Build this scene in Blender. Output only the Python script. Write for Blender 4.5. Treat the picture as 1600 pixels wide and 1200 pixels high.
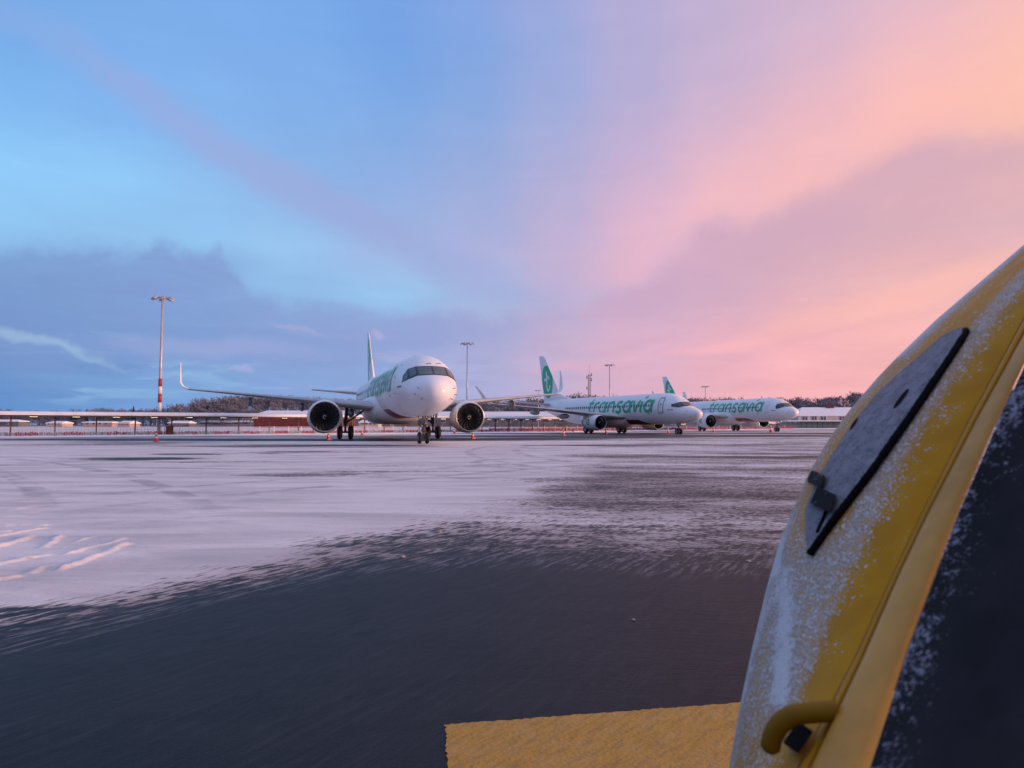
import bpy, bmesh, math, random
import numpy as np
from mathutils import Vector, Matrix
from math import sin, cos, pi, radians, atan2, atan, sqrt, tan, exp

for o in list(bpy.data.objects):
    bpy.data.objects.remove(o)
SC = bpy.context.scene
COL = SC.collection
rnd = random.Random(7)

# ------------------------------------------------------------------ camera
CZ = 1.26
F_PX = 1111.0                       # focal length in pixels of the 1600 wide photograph
PITCH = atan(63 / F_PX)
cam_d = bpy.data.cameras.new('camera')
cam = bpy.data.objects.new('camera', cam_d)
COL.objects.link(cam)
cam.location = (0, 0, CZ)
cam.rotation_euler = (pi / 2 + PITCH, 0, 0)
cam_d.sensor_width = 36
cam_d.lens = 36 * F_PX / 1600
cam_d.clip_start = 0.02
cam_d.clip_end = 6000
cam_d.dof.use_dof = True
cam_d.dof.focus_distance = 30
cam_d.dof.aperture_fstop = 7.5
SC.camera = cam
FW = Vector((0, cos(PITCH), sin(PITCH)))
UPV = Vector((0, -sin(PITCH), cos(PITCH)))


def P(px, py, depth):
    """world point seen at photo pixel px,py at a given distance in front of the camera"""
    px, py, depth = float(px), float(py), float(depth)
    return Vector((0, 0, CZ)) + depth * (Vector((1, 0, 0)) * (px - 800) / F_PX + UPV * (600 - py) / F_PX + FW)


def G(px, py):
    """ground point of a photo pixel"""
    d = P(px, py, 1) - Vector((0, 0, CZ))
    return d * (-CZ / d.z) + Vector((0, 0, CZ))


def srgb(r, g, b):
    def f(c):
        c /= 255
        return c / 12.92 if c <= 0.04045 else ((c + 0.055) / 1.055) ** 2.4
    return (f(r), f(g), f(b))


# ------------------------------------------------------------------ node helper
class NT:
    def __init__(s, tree):
        s.t = tree; s.n = tree.nodes; s.l = tree.links

    def new(s, typ, **kw):
        n = s.n.new(typ)
        for k, v in kw.items():
            setattr(n, k, v)
        return n

    def put(s, sock, v):
        if hasattr(v, 'is_linked') or isinstance(v, bpy.types.NodeSocket):
            s.l.new(v, sock)
        else:
            sock.default_value = v

    def m(s, op, a, b=None, c=None, clamp=False):
        n = s.new('ShaderNodeMath', operation=op, use_clamp=clamp)
        s.put(n.inputs[0], a)
        if b is not None: s.put(n.inputs[1], b)
        if c is not None: s.put(n.inputs[2], c)
        return n.outputs[0]

    def vm(s, op, a, b=None):
        n = s.new('ShaderNodeVectorMath', operation=op)
        s.put(n.inputs[0], a)
        if b is not None: s.put(n.inputs[1], b)
        return n.outputs[0]

    def ss(s, v, a, b, lo=0.0, hi=1.0, kind='SMOOTHSTEP'):
        n = s.new('ShaderNodeMapRange', interpolation_type=kind)
        s.put(n.inputs[0], v)
        s.put(n.inputs[1], a); s.put(n.inputs[2], b); s.put(n.inputs[3], lo); s.put(n.inputs[4], hi)
        return n.outputs[0]

    def mix(s, f, a, b, blend='MIX'):
        n = s.new('ShaderNodeMix', data_type='RGBA', blend_type=blend)
        s.put(n.inputs[0], f)
        s.put(n.inputs[6], a if not isinstance(a, tuple) else (*a[:3], 1))
        s.put(n.inputs[7], b if not isinstance(b, tuple) else (*b[:3], 1))
        return n.outputs[2]

    def noise(s, vec, scale, detail=4, rough=0.55, dist=0.0, out=0):
        n = s.new('ShaderNodeTexNoise')
        if vec is not None: s.put(n.inputs['Vector'], vec)
        n.inputs['Scale'].default_value = scale
        n.inputs['Detail'].default_value = detail
        n.inputs['Roughness'].default_value = rough
        n.inputs['Distortion'].default_value = dist
        return n.outputs[out]

    def xyz(s, v):
        n = s.new('ShaderNodeSeparateXYZ'); s.put(n.inputs[0], v)
        return n.outputs

    def comb(s, x, y, z):
        n = s.new('ShaderNodeCombineXYZ')
        s.put(n.inputs[0], x); s.put(n.inputs[1], y); s.put(n.inputs[2], z)
        return n.outputs[0]

    def scale(s, v, sc, rot=(0, 0, 0)):
        n = s.new('ShaderNodeMapping')
        s.put(n.inputs[0], v)
        n.inputs['Scale'].default_value = sc
        n.inputs['Rotation'].default_value = rot
        return n.outputs[0]

    def ramp(s, v, stops, interp='LINEAR'):
        n = s.new('ShaderNodeValToRGB')
        n.color_ramp.interpolation = interp
        e = n.color_ramp.elements
        while len(e) < len(stops): e.new(0.5)
        for i, (p, c) in enumerate(stops):
            e[i].position = p
            e[i].color = (*c[:3], 1)
        s.put(n.inputs[0], v)
        return n.outputs[0]


# ------------------------------------------------------------------ sky (world)
world = bpy.data.worlds.new('World')
SC.world = world
world.use_nodes = True
W = NT(world.node_tree)
W.n.clear()
wout = W.new('ShaderNodeOutputWorld')
bg = W.new('ShaderNodeBackground')
W.l.new(bg.outputs[0], wout.inputs[0])
tc = W.new('ShaderNodeTexCoord')
gx, gy, gz = W.xyz(tc.outputs['Generated'])
horiz = W.m('SQRT', W.m('ADD', W.m('MULTIPLY', gx, gx), W.m('MULTIPLY', gy, gy)))
az0 = W.m('ARCTAN2', gx, gy)              # 0 ahead, + to the right
el0 = W.m('ARCTAN2', gz, horiz)
az = W.m('MULTIPLY', az0, 180 / pi)
el = W.m('MULTIPLY', el0, 180 / pi)

SKYX = [-400, 0, 200, 400, 600, 800, 1000, 1200, 1400, 1600, 2200]
SKYT = {
    -200: [(118,165,225),(118,168,228),(120,168,228),(122,166,228),(118,162,228),(142,168,226),(180,172,214),(200,178,208),(224,186,200),(250,196,186),(255,206,170)],
    0: [(118,168,228),(120,172,232),(124,173,233),(125,172,234),(116,163,230),(140,168,226),(182,173,213),(200,178,208),(222,184,202),(246,190,190),(255,205,170)],
    100: [(118,172,234),(122,178,238),(130,178,237),(130,176,235),(119,166,230),(138,170,226),(182,175,214),(204,179,208),(243,188,194),(255,196,180),(255,205,165)],
    200: [(124,182,240),(142,198,248),(132,181,238),(134,180,234),(131,172,228),(150,173,222),(188,175,213),(220,182,203),(255,190,186),(255,194,176),(255,200,165)],
    300: [(135,195,244),(148,208,252),(148,206,250),(140,180,230),(145,175,226),(168,176,219),(214,180,208),(252,192,192),(228,180,190),(216,176,188),(250,190,170)],
    400: [(130,172,220),(142,184,228),(142,180,226),(150,204,246),(158,184,228),(182,177,216),(222,180,204),(214,176,196),(215,175,187),(230,181,187),(252,190,170)],
    470: [(112,152,206),(124,162,213),(122,160,211),(134,170,220),(150,196,237),(172,180,218),(206,174,204),(224,179,192),(248,186,182),(255,194,182),(255,196,170)],
    540: [(98,140,198),(108,149,205),(120,157,210),(132,163,214),(140,165,213),(184,176,211),(220,176,199),(240,178,188),(246,182,185),(252,190,184),(255,190,165)],
    600: [(92,136,196),(102,145,202),(118,158,212),(134,166,218),(143,168,218),(177,174,213),(218,175,198),(245,178,186),(246,181,184),(248,184,182),(255,186,165)],
    650: [(90,134,194),(100,145,203),(110,154,211),(128,163,218),(146,169,217),(180,172,208),(222,175,195),(243,178,183),(240,178,181),(242,180,180),(250,180,165)],
}
SKYY = sorted(SKYT)


def skycol(azd, eld):
    a, e = radians(azd), radians(eld)
    d = Vector((sin(a) * cos(e), cos(a) * cos(e), sin(e)))
    f = d.dot(FW)
    if abs(azd) > 60 or f < 0.3:
        f = max(f, 0.3)
    px = 800 + F_PX * d.x / f
    py = 600 - F_PX * d.dot(UPV) / f
    if azd < -60: px = -400
    if azd > 60: px = 2200
    px = min(max(px, -400), 2199.9); py = min(max(py, -200), 649.9)
    i = max(k for k in range(len(SKYX)) if SKYX[k] <= px)
    i = min(i, len(SKYX) - 2)
    u = (px - SKYX[i]) / (SKYX[i + 1] - SKYX[i])
    j = max(k for k in range(len(SKYY)) if SKYY[k] <= py)
    j = min(j, len(SKYY) - 2)
    v = (py - SKYY[j]) / (SKYY[j + 1] - SKYY[j])
    c = [np.array(srgb(*SKYT[SKYY[jj]][ii])) for jj in (j, j + 1) for ii in (i, i + 1)]
    return tuple((c[0] * (1 - u) + c[1] * u) * (1 - v) + (c[2] * (1 - u) + c[3] * u) * v)


# slow warp of the direction, so that colour edges wander like cloud edges
dirv = tc.outputs['Generated']
wn = W.noise(dirv, 2.6, 5, 0.6, out=1)
wx, wy, _ = W.xyz(wn)
az1 = W.m('ADD', az, W.m('MULTIPLY', W.m('SUBTRACT', wx, 0.5), 9.0))
el1 = W.m('ADD', el, W.m('MULTIPLY', W.m('SUBTRACT', wy, 0.5), W.ss(el, 0, 14, 2.0, 5.0)))
azn = W.ss(az1, -90.0, 110.0, kind='LINEAR')
AZS = np.linspace(-90, 110, 31)
ELS = [-2, 1.5, 3.5, 6.5, 10, 13.5, 17, 21, 25, 29, 34]
cur = None
for k, e in enumerate(ELS):
    r = W.ramp(azn, [((a + 90) / 200, skycol(a, e)) for a in AZS], 'EASE' if k > 1 else 'LINEAR')
    if cur is None:
        cur = r
    else:
        cur = W.mix(W.ss(el1, float(ELS[k - 1]), float(e), kind='LINEAR'), cur, r)
# behind the camera the sky is an even pale lilac
back = W.ss(gy, -0.3, 0.15)
cur = W.mix(back, srgb(140, 144, 186), cur)
up = W.ss(el, 34.0, 60.0)
cur = W.mix(up, cur, W.mix(W.ss(az0, -1.0, 1.2), srgb(165, 195, 245), srgb(225, 205, 232)))
# cloud texture: projected on a flat layer so streaks shrink to the horizon
inv = W.m('DIVIDE', 1.0, W.m('MAXIMUM', W.m('ADD', gz, 0.10), 0.02))
pv = W.comb(W.m('MULTIPLY', gx, inv), W.m('MULTIPLY', gy, inv), 0.0)
st = W.noise(W.scale(pv, (1.0, 0.35, 1), (0, 0, radians(28))), 1.3, 8, 0.6, 0.6)
st2 = W.noise(W.scale(tc.outputs['Generated'], (2.0, 2.0, 13.0)), 2.2, 7, 0.6, 0.9)
fac = W.m('ADD', W.m('MULTIPLY', W.m('SUBTRACT', st, 0.5), 0.22), W.m('MULTIPLY', W.m('SUBTRACT', st2, 0.5), W.ss(el, 2, 16, 0.30, 0.10)))
cur = W.mix(1.0, cur, W.comb(W.m('ADD', fac, 1.0), W.m('ADD', fac, 1.0), W.m('ADD', W.m('MULTIPLY', fac, 0.7), 1.0)), 'MULTIPLY')
# low bright streaks over the left horizon, and small pink tufts
lowm = W.m('MULTIPLY', W.m('MULTIPLY', W.ss(el, 0.8, 2.5), W.ss(el, 8.5, 5.5)), W.ss(az, 8.0, -8.0))
st3 = W.noise(W.scale(tc.outputs['Generated'], (3.2, 3.2, 26.0), (0.10, 0, 0)), 2.0, 6, 0.55, 0.5)
cur = W.mix(W.m('MULTIPLY', W.m('MULTIPLY', lowm, W.ss(st3, 0.49, 0.60)), 0.75), cur, W.mix(W.ss(az, -24, -14), srgb(150, 190, 228), srgb(176, 180, 222)))


def puff(px, py, hw, hh, col, amt, tilt=0.0, edge=1.0):
    global cur
    d = (P(px, py, 1) - Vector((0, 0, CZ))).normalized()
    a = math.degrees(atan2(d.x, d.y)); e = math.degrees(math.asin(d.z))
    k = 0.05157
    da = W.m('SUBTRACT', az1w, a); de = W.m('SUBTRACT', el1w, e)
    de = W.m('SUBTRACT', de, W.m('MULTIPLY', da, tilt))
    q = W.m('SQRT', W.m('ADD', W.m('POWER', W.m('DIVIDE', da, hw * k), 2.0), W.m('POWER', W.m('DIVIDE', de, hh * k), 2.0)))
    cur = W.mix(W.m('MULTIPLY', W.ss(q, 1.0 + 0.3 * edge, 1.0 - 0.75 * edge), amt), cur, srgb(*col))


wn2 = W.noise(dirv, 9.0, 5, 0.6, out=1)
w2x, w2y, _ = W.xyz(wn2)
az1w = W.m('ADD', az, W.m('MULTIPLY', W.m('SUBTRACT', w2x, 0.5), 7.0))
el1w = W.m('ADD', el, W.m('MULTIPLY', W.m('SUBTRACT', w2y, 0.5), 2.6))


def azel(px, py):
    d = (P(px, py, 1) - Vector((0, 0, CZ))).normalized()
    return math.degrees(atan2(d.x, d.y)), math.degrees(math.asin(d.z))


def band(upper, lower, cols, amt, su, sl, ends=(2, 6), rough=1.0):
    """a cloud layer between two elevation curves (azimuth dependent); su, sl = softness in degrees"""
    global cur
    a0 = azel(*upper[0])[0]; a1 = azel(*upper[-1])[0]

    def curve(pts):
        st_ = []
        for q_ in pts:
            a, e = azel(*q_)
            st_.append((min(max((a - a0) / (a1 - a0), 0), 1), (e / 50,) * 3))
        return W.m('MULTIPLY', W.xyz(W.ramp(t_, st_))[0], 50.0)
    t_ = W.ss(az1w, a0, a1, kind='LINEAR')
    up_, lo_ = curve(upper), curve(lower)
    fl = W.m('MULTIPLY', W.m('SUBTRACT', W.noise(dirv, 6.0, 7, 0.62, 0.8), 0.5), 7.0 * rough)
    e_ = W.m('ADD', el, fl)
    m_ = W.m('MULTIPLY', W.ss(W.m('SUBTRACT', up_, e_), -su * .5, su), W.ss(W.m('SUBTRACT', e_, lo_), -sl * .5, sl))
    m_ = W.m('MULTIPLY', m_, W.m('MULTIPLY', W.ss(az, a0 - .1, a0 + ends[0]), W.ss(az, a1 + .1, a1 - ends[1])))
    dens = W.ss(W.noise(W.scale(dirv, (1, 1, 3.2)), 5.5, 6, 0.6, 0.7), .25, .62, .55, 1.0)
    cur = W.mix(W.m('MULTIPLY', W.m('MULTIPLY', m_, dens), amt), cur, W.ramp(t_, [(i / (len(cols) - 1), srgb(*c)) for i, c in enumerate(cols)]))


band([(-500, 395), (0, 385), (200, 402), (310, 392), (350, 375), (385, 420), (450, 455), (600, 468), (760, 492), (900, 505)],
     [(-500, 640), (0, 600), (200, 590), (310, 590), (350, 585), (385, 580), (450, 575), (600, 570), (760, 560), (900, 550)],
     [(116, 146, 200), (118, 150, 204), (128, 155, 208), (137, 159, 211), (151, 164, 213), (172, 172, 212)], .92, 1.2, 2.5, (.1, 6))
band([(850, 440), (1000, 330), (1100, 285), (1200, 215), (1400, 110), (1600, 10), (2000, -150)],
     [(850, 500), (1000, 430), (1100, 365), (1200, 315), (1400, 215), (1600, 190), (2000, 190)],
     [(226, 180, 204), (250, 190, 196), (255, 194, 188), (255, 198, 178), (255, 206, 170)], .55, 7, 1.5, (7, 3), .8)
band([(780, 515), (900, 487), (1000, 440), (1060, 405), (1130, 352), (1200, 318), (1300, 285), (1350, 255), (1420, 222), (1600, 200), (2000, 190)],
     [(780, 560), (900, 540), (1000, 522), (1060, 505), (1130, 492), (1200, 470), (1300, 425), (1350, 400), (1420, 370), (1600, 310), (2000, 270)],
     [(190, 168, 205), (204, 168, 196), (210, 170, 190), (214, 173, 188), (218, 176, 186)], .80, 1.4, 4.0, (5, 3), .9)
puff(350, 415, 75, 30, (132, 163, 214), 0.32, 0.1)
puff(340, 545, 160, 17, (160, 173, 219), 0.55, -0.02)
puff(455, 518, 45, 5, (186, 178, 216), 0.35, -0.05)
puff(250, 603, 150, 17, (124, 166, 216), 0.5, 0.02)
puff(130, 590, 90, 6, (120, 164, 214), 0.5, 0.0)
puff(230, 573, 120, 5, (110, 148, 204), 0.5, 0.0)
puff(500, 566, 90, 6, (138, 160, 210), 0.6, 0.0)
puff(600, 528, 13, 6, (196, 180, 216), 0.5, -0.25)
puff(380, 583, 24, 5, (180, 180, 222), 0.5, -0.1)
puff(40, 528, 90, 8, (160, 188, 220), 0.65, -0.22)
puff(135, 556, 60, 5, (150, 184, 218), 0.55, -0.30)
puff(470, 300, 420, 40, (158, 170, 219), 0.62, -0.42)
puff(1450, 450, 260, 26, (255, 192, 180), 0.55, 0.24)
puff(1130, 540, 90, 8, (252, 184, 190), 0.55, 0.08)
puff(900, 575, 90, 8, (228, 176, 196), 0.5, 0.05)
W.put(bg.inputs[0], cur)
bg.inputs[1].default_value = 1.0

# ------------------------------------------------------------------ sun (low and soft, off to the right)
SUN_AZ, SUN_EL = radians(77), radians(7)
sd = bpy.data.lights.new('sun', 'SUN')
sd.energy = 3.6
sd.angle = radians(11)
sd.color = (1.0, 0.55, 0.36)
sun = bpy.data.objects.new('sun', sd)
COL.objects.link(sun)
sv = Vector((sin(SUN_AZ) * cos(SUN_EL), cos(SUN_AZ) * cos(SUN_EL), sin(SUN_EL)))
sv = Vector((sin(SUN_AZ) * cos(SUN_EL), -0.30, sin(SUN_EL))).normalized()
sun.rotation_euler = sv.to_track_quat('Z', 'Y').to_euler()
sun.location = (40, -10, 30)

SC.view_settings.view_transform = 'Standard'
SC.view_settings.look = 'None'
SC.view_settings.exposure = 0.0
SC.view_settings.gamma = 1.0
SC.view_settings.use_curve_mapping = False

# ------------------------------------------------------------------ materials
MATS = {}


def mat(name, col=(0.5, 0.5, 0.5), rough=0.5, metal=0.0, spec=0.5, var=0.0, vscale=3.0, coat=0.0, bump=0.0, bscale=20.0, emit=None, estr=0.0, col2=None):
    if name in MATS: return MATS[name]
    m = bpy.data.materials.new(name)
    m.use_nodes = True
    t = NT(m.node_tree)
    b = t.n['Principled BSDF']
    b.inputs['Base Color'].default_value = (*col, 1)
    b.inputs['Roughness'].default_value = rough
    b.inputs['Metallic'].default_value = metal
    b.inputs['Specular IOR Level'].default_value = spec
    b.inputs['Coat Weight'].default_value = coat
    b.inputs['Coat Roughness'].default_value = 0.22
    if var or bump or col2:
        c = t.new('ShaderNodeTexCoord')
        n = t.noise(c.outputs['Object'], vscale, 6, 0.6)
        if var or col2:
            c2 = col2 if col2 else tuple(x * (1 - var) for x in col)
            t.l.new(t.mix(t.ss(n, 0.35, 0.65), tuple(x * (1 + var * 0.4) for x in col), c2), b.inputs['Base Color'])
            t.l.new(t.ss(n, 0.3, 0.7, rough * 0.8, min(1, rough * 1.25)), b.inputs['Roughness'])
        if bump:
            bn = t.new('ShaderNodeBump')
            bn.inputs['Strength'].default_value = bump
            bn.inputs['Distance'].default_value = 0.02
            t.l.new(t.noise(c.outputs['Object'], bscale, 4), bn.inputs['Height'])
            t.l.new(bn.outputs[0], b.inputs['Normal'])
    if emit:
        b.inputs['Emission Color'].default_value = (*emit, 1)
        b.inputs['Emission Strength'].default_value = estr
    MATS[name] = m
    return m


M_white = mat('aircraft_white', (0.80, 0.80, 0.81), 0.36, coat=0.15, var=0.03, vscale=0.35)
M_wing = mat('wing_grey', (0.44, 0.45, 0.47), 0.42, var=0.12, vscale=0.9)
M_wunder = mat('fairing_grey', (0.40, 0.41, 0.43), 0.45, var=0.1)
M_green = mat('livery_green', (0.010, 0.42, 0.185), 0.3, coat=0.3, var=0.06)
M_green2 = mat('livery_green_light', (0.05, 0.47, 0.27), 0.3, coat=0.3, var=0.06)
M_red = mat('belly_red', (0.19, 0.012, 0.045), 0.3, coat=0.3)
M_lip = mat('inlet_metal', (0.62, 0.60, 0.58), 0.28, metal=0.9)
M_duct = mat('duct_dark', (0.030, 0.030, 0.033), 0.6)
M_blade = mat('fan_blade', (0.20, 0.20, 0.21), 0.30, metal=0.8)
M_black = mat('rubber_black', (0.013, 0.013, 0.014), 0.75, var=0.2, vscale=9)
M_rim = mat('wheel_rim', (0.42, 0.42, 0.43), 0.45, metal=0.3)
M_steel = mat('strut_grey', (0.20, 0.19, 0.19), 0.45, metal=0.3, var=0.2)
M_glass = mat('cockpit_glass', (0.05, 0.06, 0.065), 0.06, coat=0.5)
M_mask = mat('window_frame_dark', (0.018, 0.019, 0.021), 0.35)
M_cab = mat('cabin_glass', (0.07, 0.08, 0.11), 0.2)
M_line = mat('door_outline', (0.10, 0.11, 0.14), 0.5)
M_exh = mat('exhaust_metal', (0.20, 0.18, 0.16), 0.45, metal=0.8)

# ------------------------------------------------------------------ mesh helpers


def mesh(name, verts, faces, m=None, parent=None, smooth=True, idx=None, mats=None):
    me = bpy.data.meshes.new(name)
    me.from_pydata([tuple(v) for v in verts], [], [tuple(f) for f in faces])
    me.update()
    o = bpy.data.objects.new(name, me)
    COL.objects.link(o)
    for mm in (mats if mats else [m]):
        if mm: me.materials.append(mm)
    if idx is not None:
        me.polygons.foreach_set('material_index', np.array(idx, dtype=np.int32))
    if smooth:
        me.polygons.foreach_set('use_smooth', np.ones(len(me.polygons), dtype=bool))
    if parent: o.parent = parent
    return o


def thing(name, label, cat, loc=(0, 0, 0), rz=0.0, group=None):
    o = bpy.data.objects.new(name, None)
    COL.objects.link(o)
    o.empty_display_size = 0.3
    o.location = loc
    o.rotation_euler = (0, 0, rz)
    return tag(o, label, cat, group)


def tag(o, label, cat, group=None):
    o['label'] = label
    o['category'] = cat
    if group: o['group'] = group
    return o


def struct(o):
    o['kind'] = 'structure'
    return o


class MB:
    """collects simple shapes into ONE mesh"""
    def __init__(s):
        s.v = []; s.f = []; s.i = []; s.cur = 0

    def add(s, vs, fs, mi=None):
        k = len(s.v)
        s.v += [Vector(v) for v in vs]
        s.f += [tuple(a + k for a in f) for f in fs]
        s.i += [s.cur if mi is None else mi] * len(fs)
        return s

    def box(s, c, size, rz=0, mi=None, tilt=None):
        x, y, z = [a / 2 for a in size]
        vs = [Vector((i * x, j * y, k * z)) for i in (-1, 1) for j in (-1, 1) for k in (-1, 1)]
        R = Matrix.Rotation(rz, 3, 'Z') if tilt is None else tilt
        vs = [R @ v + Vector(c) for v in vs]
        fs = [(0, 1, 3, 2), (4, 6, 7, 5), (0, 4, 5, 1), (2, 3, 7, 6), (0, 2, 6, 4), (1, 5, 7, 3)]
        return s.add(vs, fs, mi)

    def tube(s, pts, rad, n=10, mi=None, cap=True):
        pts = [Vector(p) for p in pts]
        if not hasattr(rad, '__len__'): rad = [rad] * len(pts)
        vs = []; fs = []
        ref = None
        for i, p in enumerate(pts):
            t = (pts[min(i + 1, len(pts) - 1)] - pts[max(i - 1, 0)]).normalized()
            if ref is None:
                ref = Vector((0, 0, 1)) if abs(t.z) < 0.9 else Vector((1, 0, 0))
            a = t.cross(ref).normalized(); b = a.cross(t).normalized()
            ref = b
            for k in range(n):
                an = 2 * pi * k / n
                vs.append(p + (a * cos(an) + b * sin(an)) * rad[i])
        for i in range(len(pts) - 1):
            for k in range(n):
                k2 = (k + 1) % n
                fs.append((i * n + k, i * n + k2, (i + 1) * n + k2, (i + 1) * n + k))
        if cap:
            fs.append(tuple(range(n - 1, -1, -1)))
            fs.append(tuple((len(pts) - 1) * n + k for k in range(n)))
        return s.add(vs, fs, mi)

    def lathe(s, prof, n=40, origin=(0, 0, 0), axis='X', mi=None, squash=None):
        """prof: list of (a, r) along the axis; -X points aft"""
        o = Vector(origin); vs = []; fs = []
        for (a, r) in prof:
            for k in range(n):
                an = 2 * pi * k / n
                u, w = r * cos(an), r * sin(an)
                if squash and w < 0: w *= squash
                if axis == 'X': vs.append(o + Vector((a, u, w)))
                elif axis == 'Y': vs.append(o + Vector((u, a, w)))
                else: vs.append(o + Vector((u, w, a)))
        for i in range(len(prof) - 1):
            for k in range(n):
                k2 = (k + 1) % n
                fs.append((i * n + k, (i + 1) * n + k, (i + 1) * n + k2, i * n + k2))
        return s.add(vs, fs, mi)

    def build(s, name, m=None, parent=None, smooth=True, mats=None):
        o = mesh(name, s.v, s.f, m, parent, smooth, s.i if mats else None, mats)
        return o


def autosmooth(o, ang=35):
    me = o.data
    bm = bmesh.new(); bm.from_mesh(me)
    bmesh.ops.recalc_face_normals(bm, faces=bm.faces)
    for e in bm.edges:
        e.smooth = not (len(e.link_faces) == 2 and e.calc_face_angle(0) > radians(ang))
    for f in bm.faces: f.smooth = True
    bm.to_mesh(me); bm.free()
    return o


def pchip(xs, ys):
    xs = np.array(xs, float); ys = np.array(ys, float)
    h = np.diff(xs); d = np.diff(ys) / h
    m = np.zeros_like(xs)
    for i in range(1, len(xs) - 1):
        if d[i - 1] * d[i] > 0:
            w1 = 2 * h[i] + h[i - 1]; w2 = h[i] + 2 * h[i - 1]
            m[i] = (w1 + w2) / (w1 / d[i - 1] + w2 / d[i])
    m[0] = d[0]; m[-1] = d[-1]

    def f(x):
        x = min(max(x, xs[0]), xs[-1])
        i = min(int(np.searchsorted(xs, x, 'right')) - 1, len(xs) - 2)
        t = (x - xs[i]) / h[i]
        return float((2 * t**3 - 3 * t**2 + 1) * ys[i] + (t**3 - 2 * t**2 + t) * h[i] * m[i] + (-2 * t**3 + 3 * t**2) * ys[i + 1] + (t**3 - t**2) * h[i] * m[i + 1])
    return f


# ------------------------------------------------------------------ airliners
LET = {
    't': (0.70, [[(.24, 1.32), (.24, .9), (.24, .35), (.30, .12), (.45, .06), (.60, .10)], [(0.0, .93), (.58, .93)]]),
    'r': (0.68, [[(.12, 1), (.12, .5), (.12, 0)], [(.12, .55), (.2, .82), (.38, .96), (.58, .93)]]),
    'n': (0.98, [[(.12, 1), (.12, .5), (.12, 0)], [(.12, .55), (.24, .84), (.46, .96), (.68, .84), (.75, .55), (.75, 0)]]),
    's': (0.80, [[(.62, .85), (.42, .96), (.2, .9), (.12, .72), (.24, .58), (.48, .44), (.60, .26), (.5, .08), (.28, .03), (.05, .12)]]),
    'v': (0.80, [[(.02, 1), (.18, .5), (.33, .03)], [(.33, .03), (.50, .5), (.66, 1)]]),
    'i': (0.38, [[(.12, .92), (.12, .5), (.12, 0)], [(.18, 1.20), (.34, 1.36)]]),
    'a': (1.06, [[(.45 + .36 * cos(2 * pi * k / 16), .5 + .45 * sin(2 * pi * k / 16)) for k in range(17)], [(.86, 1.02), (.84, .5), (.84, 0)]]),
}


def smooth_line(pts, step):
    """Catmull-Rom resample"""
    if len(pts) == 2:
        n = max(2, int(math.dist(*pts) / step))
        return [(pts[0][0] + (pts[1][0] - pts[0][0]) * i / n, pts[0][1] + (pts[1][1] - pts[0][1]) * i / n) for i in range(n + 1)]
    out = []
    for i in range(len(pts) - 1):
        p0 = pts[max(i - 1, 0)]; p1 = pts[i]; p2 = pts[i + 1]; p3 = pts[min(i + 2, len(pts) - 1)]
        n = max(2, int(math.dist(p1, p2) / step))
        for k in range(n):
            t = k / n
            out.append(tuple(0.5 * ((2 * p1[a]) + (-p0[a] + p2[a]) * t + (2 * p0[a] - 5 * p1[a] + 4 * p2[a] - p3[a]) * t * t + (-p0[a] + 3 * p1[a] - 3 * p2[a] + p3[a]) * t**3) for a in (0, 1)))
    out.append(pts[-1])
    return out


def ribbon(mb, mapf, pts, width, off=0.0, cross=3, caps=True, mi=None):
    n = len(pts)
    rows = []
    for i, p in enumerate(pts):
        a = pts[max(i - 1, 0)]; b = pts[min(i + 1, n - 1)]
        tx, ty = b[0] - a[0], b[1] - a[1]
        L = math.hypot(tx, ty) or 1
        nx, ny = -ty / L, tx / L
        rows.append((p, (nx, ny)))
    vs = []; fs = []
    for (p, nn) in rows:
        for c in range(cross + 1):
            w = (c / cross - 0.5) * width
            vs.append(mapf(p[0] + nn[0] * w, p[1] + nn[1] * w, off))
    for i in range(n - 1):
        for c in range(cross):
            k = i * (cross + 1) + c
            fs.append((k, k + 1, k + cross + 2, k + cross + 1))
    mb.add(vs, fs, mi)
    if caps:
        for (p, sgn, nb) in ((pts[0], -1, pts[1]), (pts[-1], 1, pts[-2])):
            a0 = atan2(p[1] - nb[1], p[0] - nb[0])
            cv = [mapf(p[0], p[1], off)]
            for k in range(9):
                an = a0 - pi / 2 + pi * k / 8
                cv.append(mapf(p[0] + cos(an) * width / 2, p[1] + sin(an) * width / 2, off))
            mb.add(cv, [(0, k, k + 1) for k in range(1, 9)], mi)


def disc(mb, mapf, cx, cy, rx, ry, off, clip=None, rings=5, n=40, tilt=0.0, mi=None):
    vs = [mapf(cx, cy, off)]; fs = []
    for r in range(1, rings + 1):
        for k in range(n):
            an = 2 * pi * k / n
            dx, dy = rx * cos(an), ry * sin(an)
            dx, dy = dx * cos(tilt) - dy * sin(tilt), dx * sin(tilt) + dy * cos(tilt)
            t = r / rings
            if clip:
                lo, hi = 0.0, 1.0
                if not clip(cx + dx, cy + dy):
                    for _ in range(18):
                        md = (lo + hi) / 2
                        if clip(cx + dx * md, cy + dy * md): lo = md
                        else: hi = md
                    t *= lo
            vs.append(mapf(cx + dx * t, cy + dy * t, off))
    for k in range(n):
        fs.append((0, 1 + k, 1 + (k + 1) % n))
    for r in range(rings - 1):
        for k in range(n):
            k2 = (k + 1) % n
            a = 1 + r * n
            fs.append((a + k, a + n + k, a + n + k2, a + k2))
    mb.add(vs, fs, mi)


def airfoil(n=22, tc_=0.12):
    up = []; lo = []
    for i in range(n + 1):
        x = 0.5 * (1 - cos(pi * i / n))
        t = 5 * tc_ * (0.2969 * sqrt(x) - 0.1260 * x - 0.3516 * x * x + 0.2843 * x**3 - 0.1036 * x**4)
        cam_ = 0.012 * (1 - (2 * x - 0.9)**2)
        up.append((x, cam_ + t)); lo.append((x, cam_ - t * 0.9))
    return up[::-1] + lo[1:-1]


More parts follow.
